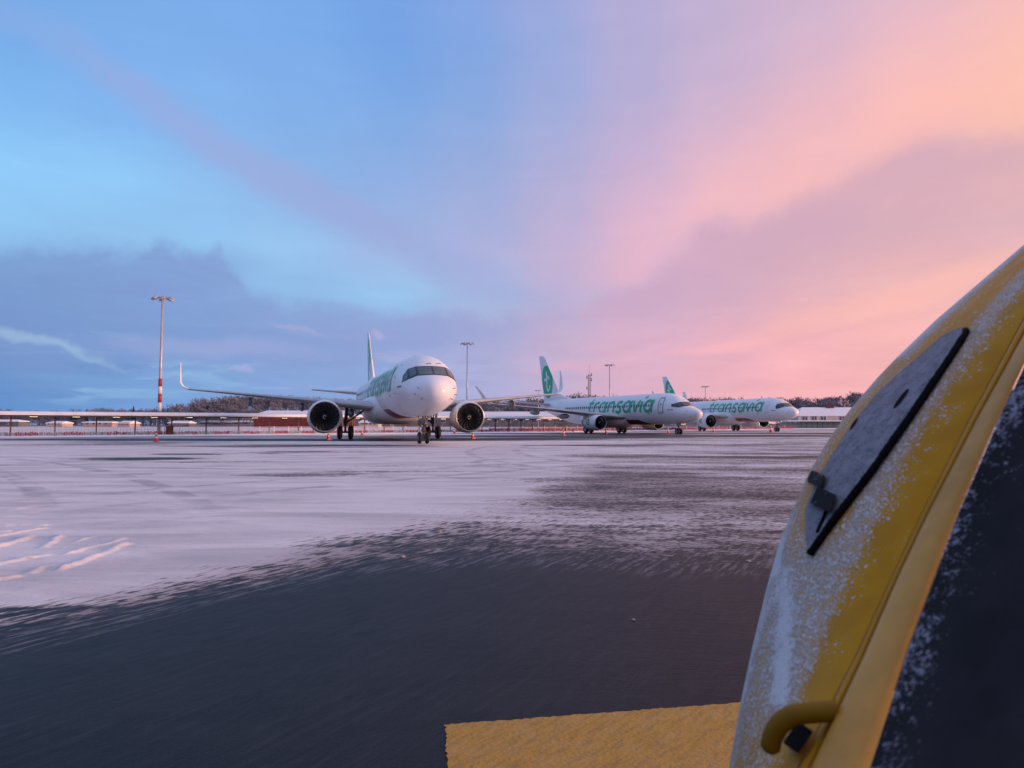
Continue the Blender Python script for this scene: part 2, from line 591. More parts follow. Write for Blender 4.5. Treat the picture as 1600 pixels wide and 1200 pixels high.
def loft_wing(secs, side, zflip=False):
    """secs: (y, xLE, z, chord, thick, cant deg)  port side +y"""
    mb = MB(); vs = []; fs = []
    m = None
    for (y, xl, z, ch, th, cant) in secs:
        af = airfoil(16, th)
        c = radians(cant)
        m = len(af)
        for (u, w) in af:
            vs.append(Vector((xl - u * ch, side * (y - sin(c) * w * ch), z + cos(c) * w * ch)))
    for i in range(len(secs) - 1):
        for k in range(m):
            k2 = (k + 1) % m
            f = (i * m + k, i * m + k2, (i + 1) * m + k2, (i + 1) * m + k)
            fs.append(f if side > 0 else f[::-1])
    last = (len(secs) - 1) * m
    cap = tuple(last + k for k in range(m))
    fs.append(cap if side > 0 else cap[::-1])
    mb.add(vs, fs)
    return mb


def dense(secs, n=3):
    out = []
    for a, b in zip(secs[:-1], secs[1:]):
        for k in range(n):
            t = k / n
            out.append(tuple(a[i] + (b[i] - a[i]) * t for i in range(6)))
    out.append(secs[-1])
    return out


def wheel(parent, c, R, wd):
    mb = MB()
    prof = []
    for k in range(13):
        a = pi * (k / 12) - pi / 2
        # rounded tyre shoulder
        prof.append((wd / 2 * sin(a) * 1.0, R - (1 - cos(a)) * wd * 0.42))
    prof = [(-wd / 2 * 0.9, R * 0.55)] + prof + [(wd / 2 * 0.9, R * 0.55)]
    mb.lathe(prof, 28, c, 'Y', 0)
    for s in (-1, 1):
        mb.lathe([(s * wd * 0.45, R * 0.56), (s * wd * 0.36, R * 0.50), (s * wd * 0.34, R * 0.25), (s * wd * 0.47, R * 0.18), (s * wd * 0.47, 0.001)], 20, c, 'Y', 1)
        for k in range(8):
            an = 2 * pi * k / 8
            mb.box((c[0] + cos(an) * R * 0.38, c[1] + s * wd * 0.36, c[2] + sin(an) * R * 0.38), (0.05, 0.03, 0.05), mi=0)
    o = mb.build('wheel', None, parent, mats=[M_black, M_rim])
    return autosmooth(o, 40)


def airliner(kind, loc, rz, label):
    AB = kind == 'long'
    root = thing('airliner', label, 'airplane', loc, rz, 'airliners parked on the snowy apron')
    if AB:
        L, CL, SM, SN = 44.51, 3.80, 21.97, 5.07
        T = [(0, 0, -.62, -.62), (.05, .30, -.36, -.86), (.2, .55, -.14, -1.06), (.5, .86, .08, -1.28), (1.0, 1.16, .30, -1.48), (1.7, 1.42, .55, -1.66),
             (2.5, 1.62, 1.08, -1.80), (3.3, 1.75, 1.48, -1.91), (4.4, 1.87, 1.82, -2.0), (5.5, 1.94, 1.98, -2.05), (6.8, 1.975, 2.07, -2.07), (12, 1.975, 2.07, -2.07), (22, 1.975, 2.07, -2.07),
             (31, 1.975, 2.07, -2.07), (34, 1.93, 2.07, -1.85), (37, 1.72, 2.05, -1.25), (40, 1.30, 1.98, -.45), (42.5, .80, 1.75, .25), (44.3, .28, 1.35, .80), (44.51, .12, 1.2, .95)]
    else:
        L, CL, SM, SN = 38.0, 3.22, 19.6, 4.0
        T = [(0, 0, -.70, -.70), (.05, .24, -.50, -.94), (.2, .45, -.35, -1.15), (.5, .70, -.20, -1.38), (1.0, .98, .0, -1.54), (1.8, 1.28, .27, -1.72),
             (2.5, 1.47, .72, -1.82), (3.3, 1.60, 1.25, -1.9), (4.3, 1.73, 1.68, -1.97), (5.5, 1.83, 1.92, -2.0), (7.2, 1.88, 2.005, -2.005), (14, 1.88, 2.005, -2.005),
             (24.5, 1.88, 2.005, -2.005), (27, 1.86, 2.0, -1.86), (30, 1.68, 2.0, -1.38), (33, 1.30, 1.95, -.65), (35.5, .85, 1.8, 0), (37.6, .35, 1.45, .65), (38.0, .12, 1.2, .9)]
    q = [sqrt(t[0]) for t in T]
    fw_, ft, fb = pchip(q, [t[1] for t in T]), pchip(q, [t[2] for t in T]), pchip(q, [t[3] for t in T])

    def prof(s):
        r = sqrt(max(s, 0))
        return fw_(r), ft(r), fb(r)

    def surf(s, phi, off=0.0):
        """phi 0 = crown, + towards starboard (-y)"""
        w, t, b = prof(s)
        c, h = (t + b) / 2, (t - b) / 2
        n = Vector((0, -sin(phi) / max(w, .01), cos(phi) / max(h, .01))).normalized()
        return Vector((SM - s, -w * sin(phi), CL + c + h * cos(phi))) + n * off

    # fuselage
    NS, NC = 96, 56
    ss = [((i / NS)) for i in range(NS + 1)]
    S = sorted(set([7.0 * (u ** 2) for u in np.linspace(0.03, 1, 46)] + list(np.linspace(7.0, T[-7][0], 12)) + list(np.linspace(T[-7][0], L, 26))))
    vs = [surf(0, 0)]; fs = []
    for s in S:
        for k in range(NC):
            vs.append(surf(s, 2 * pi * k / NC))
    for k in range(NC):
        fs.append((0, 1 + k, 1 + (k + 1) % NC))
    for i in range(len(S) - 1):
        for k in range(NC):
            k2 = (k + 1) % NC
            a = 1 + i * NC
            fs.append((a + k, a + NC + k, a + NC + k2, a + k2))
    a = 1 + (len(S) - 1) * NC
    fs.append(tuple(a + k for k in range(NC)))
    fus = mesh('fuselage', vs, [f[::-1] for f in fs], M_white, root)
    mb = MB(); mb.lathe([(0.02, 0.13), (-0.12, 0.11), (-0.12, 0.01)], 16, (SM - L, 0, CL + 1.07))
    mb.build('tail_exhaust', M_exh, root)

    def noze(y, z, off):
        """point of the nose skin seen head-on at lateral y, height z (relative to the centreline)"""
        def f(s, y=y, z=z):
            w, t, b = prof(s)
            c, h = (t + b) / 2, max((t - b) / 2, .001)
            return (y / max(w, .001))**2 + ((z - c) / h)**2 - 1
        lo, hi = 0.01, 8.0
        for _ in range(40):
            md = (lo + hi) / 2
            if f(md) > 0: lo = md
            else: hi = md
        s = hi
        e = 0.03
        n = Vector((-(f(s + e) - f(s - e)), (f(s, y + e, z) - f(s, y - e, z)), (f(s, y, z + e) - f(s, y, z - e)))).normalized()
        return Vector((SM - s, y, CL + z)) + n * off

    def pane(mb, c4, off, sgn, n1=8, n2=5):
        vs = []; fs = []
        for i in range(n1 + 1):
            for j in range(n2 + 1):
                u, v = i / n1, j / n2
                y = (c4[0][0] * (1 - u) + c4[1][0] * u) * (1 - v) + (c4[3][0] * (1 - u) + c4[2][0] * u) * v
                z = (c4[0][1] * (1 - u) + c4[1][1] * u) * (1 - v) + (c4[3][1] * (1 - u) + c4[2][1] * u) * v
                vs.append(noze(y * sgn, z, off))
        for i in range(n1):
            for j in range(n2):
                k = i * (n2 + 1) + j
                f = (k, k + n2 + 1, k + n2 + 2, k + 1)
                fs.append(f if sgn > 0 else f[::-1])
        mb.add(vs, fs)

    # cockpit window corners, bottom-inner, bottom-outer, top-outer, top-inner
    if AB:
        frame = [[(0, .42), (.93, .39), (.90, 1.02), (0, 1.04)], [(.93, .39), (1.40, .20), (1.32, .88), (.90, 1.02)], [(1.40, .20), (1.70, .03), (1.61, .46), (1.32, .88)]]
        panes = [[(.05, .48), (.85, .45), (.83, .96), (.05, .98)], [(.97, .45), (1.33, .29), (1.26, .83), (.96, .94)], [(1.43, .25), (1.62, .12), (1.54, .44), (1.37, .74)]]
    else:
        frame = [[(0, .30), (.84, .19), (.80, .74), (0, .80)], [(.84, .19), (1.28, .07), (1.20, .60), (.80, .74)], [(1.28, .07), (1.56, .17), (1.46, .50), (1.20, .60)]]
        panes = [[(.05, .36), (.77, .26), (.74, .68), (.05, .73)], [(.89, .25), (1.21, .15), (1.15, .55), (.86, .67)], [(1.33, .15), (1.50, .21), (1.42, .46), (1.26, .53)]]
    for sgn in (1, -1):
        wf = MB()
        for c4 in frame: pane(wf, c4, 0.010, sgn)
        wfo = wf.build('cockpit_window_frame', M_mask, root)
        for c4 in panes:
            g = MB(); pane(g, c4, 0.022, sgn)
            g.build('window_pane', M_glass, wfo)

    # ---- markings on the starboard side: u runs forward from s_left, v height above centreline
    def sidemap(s_left):
        def f(u, v, off):
            s = s_left - u
            w, t, b = prof(s)
            c, h = (t + b) / 2, (t - b) / 2
            cz = max(-1, min(1, (v - c) / h))
            return surf(s, math.acos(cz), 0.012 + off)
        return f
    s_l, s_r = (22.6, 6.0) if AB else (21.4, 6.4)
    base_v, hgt = (-0.28, 1.55) if AB else (-0.38, 1.48)
    f = sidemap(s_l)
    tw = sum(LET[c][0] for c in 'transavia') - 0.12
    sx = (s_l - s_r) / (tw + 0.2)
    cx = 0
    let = MB()
    for n, ch in enumerate('transavia'):
        wd_, st_ = LET[ch]
        for j, poly in enumerate(st_):
            pts = [((cx + x + 0.16 * y) * sx, base_v + y * hgt) for (x, y) in poly]
            pts = smooth_line(pts, 0.16)
            light = (n in (0, 1, 2, 3) and j == 0) or (ch == 'a' and j == 0 and n in (2,))
            ribbon(let, f, pts, 0.37 if not (ch == 'i' and j == 1) else 0.22, off=0.002 * (n * 2 + j + 1), caps=False, mi=1 if light else 0)
        cx += wd_
    let.build('lettering', None, root, smooth=True, mats=[M_green, M_green2])
    # cabin windows
    wm = MB()
    f0 = sidemap(0)

    def winmesh(s0):
        mb = MB()
        disc(mb, lambda u, v, o: surf(s0 - u, math.acos((v - (prof(s0)[1] + prof(s0)[2]) / 2) / ((prof(s0)[1] - prof(s0)[2]) / 2)), 0.052), 0, 0.42, 0.125, 0.18, 0, rings=1, n=12)
        return mb
    sw = 7.4 if AB else 6.9
    proto = None
    while sw < (33 if AB else 27.5):
        if not (AB and (12.9 < sw < 13.9 or 24.6 < sw < 25.8)):
            if proto is None or sw > T[-7][0] - 0.1:
                w_ = winmesh(sw).build('cabin_window', M_cab, root)
                if proto is None: proto = (w_, sw)
            else:
                w_ = proto[0].copy(); COL.objects.link(w_); w_.parent = root
                w_.location = (proto[1] - sw, 0, 0)
        sw += 0.533 if AB else 0.508
    # doors: outlines with window and handle
    doors = [(5.6, 0.80, -0.55, 1.30), (33.9 if AB else 30.2, 0.75, -0.50, 1.25)]
    if AB: doors += [(13.1, 0.72, -0.45, 1.2), (24.9, .72, -.45, 1.2)]
    for (s0, wd_, z0, z1) in doors:
        d = MB()
        f1 = sidemap(s0)
        loop = [(0, z0 + .1), (.08, z0), (wd_ - .08, z0), (wd_, z0 + .1), (wd_, z1 - .12), (wd_ - .1, z1), (.1, z1), (0, z1 - .12), (0, z0 + .1)]
        pts = []
        for p_, q_ in zip(loop[:-1], loop[1:]):
            pts += smooth_line([p_, q_], 0.1)[:-1]
        pts.append(loop[-1])
        strong = not AB and s0 < 10
        ribbon(d, f1, pts, 0.075 if strong else 0.03, off=0.036, cross=1, caps=False)
        disc(d, f1, wd_ / 2, .5, .09, .13, 0.036, rings=1, n=10)
        ribbon(d, f1, [(wd_ * .35, .18), (wd_ * .65, .18)], 0.05, off=0.036, cross=1, caps=False)
        d.build('cabin_door', M_line if strong else mat('door_outline_faint', (.42, .43, .46), .5), root)
    # small print, probes and antennas
    pr = MB()
    for (s0_, ln_, v0_) in ((4.1, .95, -.2), (7.6, .35, -.62)):
        pr = MB(); ribbon(pr, sidemap(s0_), [(0, v0_), (ln_ / 2, v0_), (ln_, v0_)], 0.09, off=.006, cross=1, caps=False)
        pr.build('small_print', mat('print_grey', (.12, .12, .13), .5), root)
    for sg in (1, -1):
        for (yy, zz) in ((1.02, -.42), (1.18, -.75), (.86, -1.0)):
            a_ = noze(yy * sg, zz, -.02); b_ = noze(yy * sg, zz, .13)
            pb = MB(); pb.tube([a_, b_, b_ + Vector((.12, 0, 0))], .022, 6)
            pb.build('pitot_probe', M_steel, root)
    for (s0, hh) in ((8.8, .38), (17.5, .32), (27.0, .3)):
        p0 = surf(s0, 0); an = MB(); an.add([p0 + Vector((.2, 0, -.03)), p0 + Vector((-.25, 0, -.03)), p0 + Vector((-.28, 0, hh)), p0 + Vector((-.12, 0, hh)),
                                  p0 + Vector((.2, .03, -.03)), p0 + Vector((-.25, .03, -.03)), p0 + Vector((-.28, .01, hh)), p0 + Vector((-.12, .01, hh))],
                                 [(0, 1, 2, 3), (4, 7, 6, 5), (0, 3, 7, 4), (1, 5, 6, 2), (3, 2, 6, 7), (0, 4, 5, 1)])
        an.build('antenna', M_white, root, smooth=False)
    for sg in (.35, -.25):
        a_ = noze(sg, (1.18 if AB else .98), .02)
        wp = MB(); wp.tube([a_, a_ + Vector((.05, .12, .05)), a_ + Vector((.03, .3, .02))], .018, 5)
        wp.build('wiper', M_black, root)
    # belly colours: red ahead of the wing, green under the wing root
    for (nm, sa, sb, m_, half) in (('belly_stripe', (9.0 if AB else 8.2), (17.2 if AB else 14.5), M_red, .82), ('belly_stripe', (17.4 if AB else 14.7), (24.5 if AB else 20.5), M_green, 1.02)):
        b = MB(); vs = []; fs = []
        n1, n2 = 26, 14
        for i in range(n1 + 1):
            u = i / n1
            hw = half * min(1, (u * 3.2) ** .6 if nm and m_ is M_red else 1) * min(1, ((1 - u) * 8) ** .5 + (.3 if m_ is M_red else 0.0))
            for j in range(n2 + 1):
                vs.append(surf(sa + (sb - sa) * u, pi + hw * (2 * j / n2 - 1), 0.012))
        for i in range(n1):
            for j in range(n2):
                k = i * (n2 + 1) + j
                fs.append((k, k + 1, k + n2 + 2, k + n2 + 1))
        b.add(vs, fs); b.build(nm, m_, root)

    # belly fairing
    fr = MB(); vs = []; fs = []
    xs = [(14.6, 0.0), (15.2, .55), (16.2, .85), (18, 1.0), (21, 1.0), (24, 1.0), (25.5, .85), (27, .5), (28, 0.0)] if AB else [(12.6, 0), (13.4, .6), (14.5, .9), (16, 1), (19, 1), (21, 1), (22.5, .8), (24, .4), (24.8, 0.)]
    ff = pchip([a_[0] for a_ in xs], [a_[1] for a_ in xs])
    ns = 34
    for i in range(ns + 1):
        s = xs[0][0] + (xs[-1][0] - xs[0][0]) * i / ns
        k_ = ff(s)
        w_ = (2.28 if AB else 2.1) * (.72 + .28 * k_); d_ = (1.12 + .95 * k_ * .42) * (1 if AB else .95)
        for j in range(28):
            a_ = 2 * pi * j / 28
            x_ = abs(cos(a_)) ** .7 * (1 if cos(a_) > 0 else -1); z_ = abs(sin(a_)) ** .7 * (1 if sin(a_) > 0 else -1)
            vs.append((SM - s, w_ * x_ * (.80 + .2 * k_), CL - 1.02 + z_ * d_ * (.55 + .45 * k_) * (1.0 if sin(a_) < 0 else .75)))
    for i in range(ns):
        for j in range(28):
            j2 = (j + 1) % 28
            fs.append((i * 28 + j, i * 28 + j2, (i + 1) * 28 + j2, (i + 1) * 28 + j))
    fs.append(tuple(range(28))[::-1]); fs.append(tuple(ns * 28 + j for j in range(28)))
    fr.add(vs, fs)
    fro = fr.build('belly_fairing', M_white, root)

    # ---- wings
    if AB:
        xle = SM - 16.0; tn = .565
        def le(y): return xle - (y - 1.98) * tn
        zr, dz = 2.62, .118
        secs = [(0.9, le(0.9), zr - .1, 7.3, .13, 0), (1.98, le(1.98) + 0.15, zr, 6.9, .13, 0), (6.4, le(6.4), zr + .52, 4.1, .115, 0), (11.5, le(11.5), zr + 1.06, 2.8, .105, 0),
                (15.9, le(15.9), zr + 1.52, 1.75, .10, 0), (16.6, le(16.6), zr + 1.60, 1.60, .10, 18), (17.05, le(17.1), zr + 1.80, 1.45, .10, 48),
                (17.28, le(17.5), zr + 2.2, 1.1, .08, 78), (17.34, le(18.1), zr + 3.1, .72, .07, 86), (17.40, le(18.6) - .25, zr + 3.98, .32, .07, 87)]
        flaps = [3.4, 7.4, 11.6]
        htp = (SM - 37.9, 4.55, 6.2, .60, 3.9, 1.35, .10)
    else:
        xle = SM - 13.2; tn = .52
        def le(y): return xle - (y - 1.9) * tn
        zr, dz = 2.20, .11
        secs = [(0.9, le(0.9), zr - .1, 8.0, .13, 0), (1.9, le(1.9) + .5, zr, 7.3, .13, 0), (5.3, le(5.3), zr + .45, 4.6, .12, 0), (11.0, le(11), zr + 1.15, 3.0, .105, 0),
                (16.4, le(16.4) - .4, zr + 1.75, 1.75, .10, 0), (16.9, le(16.9) - .5, zr + 1.85, 1.6, .10, 22), (17.3, le(17.35) - .6, zr + 2.1, 1.5, .10, 50), (17.55, le(17.7) - .8, zr + 2.6, 1.25, .09, 72),
                (17.95, le(18.2) - 1.2, zr + 3.5, .9, .08, 79), (18.3, le(18.6) - 1.8, zr + 4.25, .55, .08, 80)]
        flaps = [3.2, 7.2, 11.0]
        htp = (SM - 32.6, 4.35, 7.15, .9, 3.9, 1.2, .10)
    for sd_ in (1, -1):
        wo = loft_wing(dense(secs[:5], 4)[:-1] + dense(secs[4:], 3), sd_).build('wing', M_wing, root)
        autosmooth(wo, 50)
        wl = loft_wing([(s_[0] + .004 * 0, s_[1], s_[2], s_[3], s_[4] * 1.04, s_[5]) for s_ in dense(secs[5:], 3)], sd_)
        wlo = wl.build('winglet', M_white, wo); autosmooth(wlo, 50)
        for y in flaps:
            i = [j for j in range(len(secs) - 1) if secs[j][0] <= y][-1]
            a_, b_ = secs[i], secs[i + 1]
            t = (y - a_[0]) / (b_[0] - a_[0])
            xl = a_[1] + (b_[1] - a_[1]) * t; z = a_[2] + (b_[2] - a_[2]) * t; ch = a_[3] + (b_[3] - a_[3]) * t
            m_ = MB(); r = .25 if AB else .24
            Lf = ch * .62 + 1.0
            prof_ = [(0, .01), (-.08 * Lf, .55 * r), (-.25 * Lf, .95 * r), (-.5 * Lf, r), (-.75 * Lf, .7 * r), (-.93 * Lf, .3 * r), (-Lf, .01)]
            m_.lathe(prof_, 14, (xl - ch * .42, sd_ * y, z - .02 * ch - r * .75))
            m_.v = [Vector((v.x, v.y, z - .3 * r + (v.z - z) * 1.5 - .05)) for v in m_.v]
            m_.build('flap_fairing', M_wunder, wo)
        # slat gap line
        hs = htp
        x0, z0, sp, ry, c0, c1, th = hs
        s2 = dense([(ry, x0, z0, c0, th, 0), (sp, x0 - (sp - ry) * .62, z0 + (sp - ry) * .10, c1, th, 0)], 4)
        autosmooth(loft_wing(s2, sd_).build('tailplane', M_wing, root), 50)

    # ---- fin
    if AB:
        zb, zt = CL + 1.75, 11.78
        lb, lt, tb, tt = 35.4, 41.4, 41.6, 43.25      # stations of leading edge bottom/top, trailing edge bottom/top
        dors = (33.2, .85)
    else:
        zb, zt = CL + 1.7, 12.55
        lb, lt, tb, tt = 31.0, 36.9, 36.9, 38.6
        dors = (26.6, 1.5)
    fn = MB(); vs = []; fs = []
    nz = 26
    af = airfoil(16, .10)

    def lead(z):
        u = (z - zb) / (zt - zb)
        s = lb + (lt - lb) * u
        if z < zb + dors[1]:
            k = 1 - (z - zb) / dors[1]
            s -= (lb - dors[0]) * k ** 2.0
        if u > .955: s += (u - .955) * (zt - zb) * 1.2
        return s

    def trail(z):
        u = (z - zb) / (zt - zb)
        return tb + (tt - tb) * u

    def half(s, z):
        a_, b_ = lead(z), trail(z)
        bb = lb + (lt - lb) * (z - zb) / (zt - zb)
        x = max(0, min(1, (s - a_) / (b_ - a_)))
        ch = b_ - bb
        return 5 * .10 * ch * (0.2969 * sqrt(x) - 0.1260 * x - 0.3516 * x * x + 0.2843 * x**3 - 0.1036 * x**4) if x > 0 else 0
    for i in range(nz + 1):
        z = zb - .6 + (zt - zb + .6) * (i / nz)
        zz = max(z, zb)
        a_, b_ = lead(zz), trail(zz)
        for (sgn_, rng) in ((1, range(17)), (-1, range(15, 0, -1))):
            for k in rng:
                x = 0.5 * (1 - cos(pi * k / 16))
                s = a_ + (b_ - a_) * x
                vs.append(Vector((SM - s, sgn_ * half(s, zz), z)))
    m = 32
    for i in range(nz):
        for k in range(m):
            k2 = (k + 1) % m
            fs.append((i * m + k, i * m + k2, (i + 1) * m + k2, (i + 1) * m + k))
    fs.append(tuple(nz * m + k for k in range(m)))
    fn.add(vs, fs)
    fno = autosmooth(fn.build('tail_fin', M_white, root), 50)

    for sg in (-1, 1):
        def fmap(u, v, off, sg=sg):       # u = forward, v= z
            s = SM - u
            return Vector((u, sg * (half(s, v) + .012 + off), v))

        def inside(u, v):
            s = SM - u
            if v < zb + .05 or v > zt - .2: return False
            return lead(v) + .10 < s < trail(v) - .02
        ml = MB()
        cu, cv = (SM - 40.0, 8.3) if AB else (SM - 35.7, 8.15)
        disc(ml, fmap, cu, cv, 1.75 if AB else 1.75, 2.75 if AB else 2.75, 0, inside, rings=7, n=64, tilt=radians(14))
        lo_ = ml.build('tail_logo', M_green, fno)
        tl = MB()
        S_ = 1.0
        k_ = -sg        # stays readable from both sides
        k1 = 1 if sg < 0 else -1
        stem = [(-.05, 1.55), (-.02, .8), (-.05, 0), (-.12, -.75), (.0, -1.25), (.35, -1.4), (.7, -1.2), (.95, -.75)]
        bar = [(-.85, .42), (-.4, .32), (-.1, .48), (.1, .85), (.45, .75), (.72, .5)]
        for j, (pl, wd_) in enumerate(((stem, .36), (bar, .34))):
            pts = smooth_line([(cu + k1 * x * S_ - .12 * (y if AB else y), cv + y * S_) for (x, y) in pl], .12)
            pts = [p_ for p_ in pts if inside(*p_)]
            ribbon(tl, fmap, pts, wd_, off=.006 + .003 * j, cross=2)
        tl.build('logo_mark', M_white, lo_)

    # ---- engines
    ey, ez, es, R = (5.75, 1.86, 15.9, 1.31) if AB else (4.83, 1.50, 13.7, 1.03)
    Ln = 3.4 if AB else 3.1
    for sd_ in (1, -1):
        o3 = Vector((SM - es, sd_ * ey, ez))
        en = MB()
        outer = [(.0 - .10, R * .925), (-.25, R * .965), (-.6, R * .995), (-1.1, R), (-1.8, R * .985), (-2.6, R * .90), (-Ln, R * .78), (-Ln, R * .74), (-Ln + .5, R * .72)]
        en.lathe(outer, 56, o3)
        e_ = en.build('engine', M_white, root)
        lp = MB()
        lip = [(-.10, R * .927), (-.03, R * .905), (.0, R * .885), (-.02, R * .862), (-.09, R * .842), (-.22, R * .825)]
        lp.lathe(lip, 56, o3); lp.build('inlet_lip', M_lip, e_)
        du = MB()
        du.lathe([(-.22, R * .825), (-.6, R * .83), (-.9, R * .84), (-.9, .01)], 48, o3)
        du.build('inlet_duct', M_duct, e_)
        fa = MB()
        nb = 18 if AB else 24
        for b in range(nb):
            a0 = 2 * pi * b / nb
            vs = []; fs = []
            for i in range(9):
                r = R * (.20 + .62 * i / 8)
                sweep = a0 + .30 * (i / 8) ** 1.5 + .05 * sin(i)
                wd_ = .10 + .09 * i / 8
                tw_ = radians(25 + 40 * i / 8)
                for j in (-1, 0, 1):
                    da = j * wd_ * sin(tw_) / r
                    vs.append(o3 + Vector((-.62 - j * wd_ * cos(tw_) - .03 * (1 - j * j), r * cos(sweep + da), r * sin(sweep + da))))
            for i in range(8):
                for j in range(2):
                    k = i * 3 + j
                    fs.append((k, k + 1, k + 4, k + 3))
            fa.add(vs, fs)
        fan = fa.build('fan', M_blade, e_)
        sp_ = MB(); sp_.lathe([(-.22, .005), (-.3, R * .07), (-.42, R * .14), (-.62, R * .21), (-.85, R * .22)], 24, o3)
        swirl = []
        for i in range(16):
            a_ = i * .34; r = R * (.03 + .10 * i / 15)
            swirl.append((r, a_, -.22 - .22 * (i / 15)))
        sp_.tube([o3 + Vector((x + .03, r * cos(a_), r * sin(a_))) for (r, a_, x) in swirl], .018, 5, mi=1)
        sp_.build('spinner', None, e_, mats=[M_duct, M_white])
        ex = MB(); ex.lathe([(-Ln + .6, R * .60), (-Ln - .2, R * .52), (-Ln - .9, R * .42), (-Ln - .9, R * .38), (-Ln - .6, R * .3), (-Ln - 1.5, .02)], 32, o3)
        ex.build('exhaust_nozzle', M_exh, e_)
        for g in (.62, -.62):
            c_ = o3 + Vector((-1.2, R * sin(g), R * cos(g)))
            nn = Vector((0, sin(g), cos(g)))
            st = MB(); st.add([c_ + Vector((.25, 0, 0)) - nn * .02, c_ + Vector((-.55, 0, 0)) - nn * .02, c_ + Vector((-.55, 0, 0)) + nn * .24, c_ + Vector((-.2, 0, 0)) + nn * .22,
                    ], [(0, 1, 2, 3)])
            st.build('strake', M_white, e_)
        # pylon
        i = [j for j in range(len(secs) - 1) if secs[j][0] <= ey][-1]
        a_, b_ = secs[i], secs[i + 1]; t = (ey - a_[0]) / (b_[0] - a_[0])
        xl = a_[1] + (b_[1] - a_[1]) * t; zw = a_[2] + (b_[2] - a_[2]) * t
        py = MB(); vs = []; fs = []
        path = [(o3.x - .75, ez + R * .97, .05, .10), (o3.x - 1.5, ez + R * 1.06, .22, .30), (o3.x - 2.4, zw - .02, .25, .45), (xl - .5, zw + .10, .24, .55), (xl - 1.8, zw - .05, .20, .6), (xl - 3.2, zw - .25, .08, .35)]
        for (x, z, hw, dp) in path:
            for (uy, uz) in ((-1, -dp), (1, -dp), (1, -.08), (.55, 0), (-.55, 0), (-1, -.08)):
                vs.append(Vector((x, sd_ * ey + uy * hw, z + uz)))
        for i in range(len(path) - 1):
            for k in range(6):
                fs.append((i * 6 + k, i * 6 + (k + 1) % 6, (i + 1) * 6 + (k + 1) % 6, (i + 1) * 6 + k))
        fs += [tuple(range(6))[::-1], tuple((len(path) - 1) * 6 + k for k in range(6))]
        py.add(vs, fs); autosmooth(py.build('pylon', M_white, e_), 45)
        # engine emblem on the outboard flank
        em = MB()

        def emap(u, v, off, sd_=sd_):
            an_ = v / R
            return o3 + Vector((-1.55 + u, sd_ * (R * .995 + .012 + off) * cos(an_), (R * .995 + .012 + off) * sin(an_)))
        disc(em, emap, 0, .05, .42 if AB else .38, .50 if AB else .44, 0, rings=4, n=32)
        emo = em.build('engine_emblem', M_green, e_)
        et = MB()
        ribbon(et, emap, smooth_line([(-.02, .32), (-.02, .0), (.0, -.18), (.12, -.22), (.2, -.12)], .04), .08, off=.006, cross=1)
        ribbon(et, emap, [(-.18, .12), (.18, .14)], .07, off=.010, cross=1)
        for v_ in et.v: pass
        em2 = et
        # two level limit: emblem mark joins the emblem's parent
        em2.build('emblem_mark', M_white, e_)

    # ---- landing gear
    xn = SM - SN
    ng = MB()
    zc = CL - 1.7
    ng.tube([(xn + .15, 0, zc), (xn, 0, .75)], [.11, .10], 12)
    ng.tube([(xn, 0, .8), (xn, 0, .36)], .07, 10)
    ng.tube([(xn, -.30, .38), (xn, .30, .38)], .06, 8)
    ng.tube([(xn + .1, .0, 1.2), (xn + 1.25, 0, zc)], .05, 8)
    for sg in (1, -1):
        ng.tube([(xn + .05, sg * .08, 1.0), (xn - .25, sg * .42, zc)], .032, 6)
        ng.tube([(xn, sg * .12, .95), (xn + .22, sg * .12, .72), (xn + .02, sg * .06, .48)], .025, 6)
        ng.tube([(xn + .12, sg * .17, 1.15), (xn + .24, sg * .17, 1.15)], .09, 12)
    ng.box((xn + .1, 0, 1.32), (.12, .5, .07))
    ngo = ng.build('nose_gear', M_steel, root)
    for sg in (1, -1):
        wheel(ngo, (xn, sg * .25, .385), .385, .23)
    dr = MB()
    for sg in (1, -1):
        dr = MB(); dr.box((xn - .35, sg * .46, zc - .08), (1.5 if AB else 1.1, .035, .62), tilt=Matrix.Rotation(radians(14 * sg), 3, 'X'))
        dr.build('gear_door', M_white, ngo, smooth=False)
    if not AB:
        dr = MB(); dr.box((xn + .9, .0, zc - .12), (.06, .75, .42), tilt=Matrix.Rotation(radians(20), 3, 'Y'))
        dr.build('gear_door', M_white, ngo, smooth=False)
    track, Rw, ww, dy = (3.8, .585, .43, .46) if AB else (2.86, .56, .42, .43)
    for sg in (1, -1):
        mg = MB()
        yy = sg * track
        mg.tube([(0, yy, .62), (0, yy, 1.4)], .095, 12)
        mg.tube([(0, yy, 1.3), (.02, yy - sg * .12, zr + .15)], .15, 12)
        mg.tube([(0, yy - dy, .585), (0, yy + dy, .585)], .09, 10)
        mg.tube([(0, yy - sg * .02, 1.35), (.0, yy - sg * 1.75, zr + .0)], .075, 8)
        mg.tube([(0, yy - sg * .1, 2.2), (0, yy - sg * .8, 1.85)], .035, 6)
        mg.tube([(0, yy, 1.15), (-.32, yy, .95), (-.02, yy, .66)], .035, 6)
        mg.tube([(.06, yy + sg * .08, 1.9), (.08, yy + sg * .06, .7)], .02, 5)
        mo = mg.build('main_gear', M_steel, root)
        for s2_ in (1, -1):
            wheel(mo, (0, yy + s2_ * dy, Rw), Rw, ww)
        gd = MB()
        gd.box((0, yy + sg * .27, 1.75), (1.0, .04, 1.35), tilt=Matrix.Rotation(radians(-6 * sg), 3, 'X'))
        gd.build('gear_door', M_white, mo, smooth=False)
    return root


def heading(deg):      # nose turned deg to the right of pointing straight at the viewer
    t = radians(deg)
    return atan2(-cos(t), sin(t))


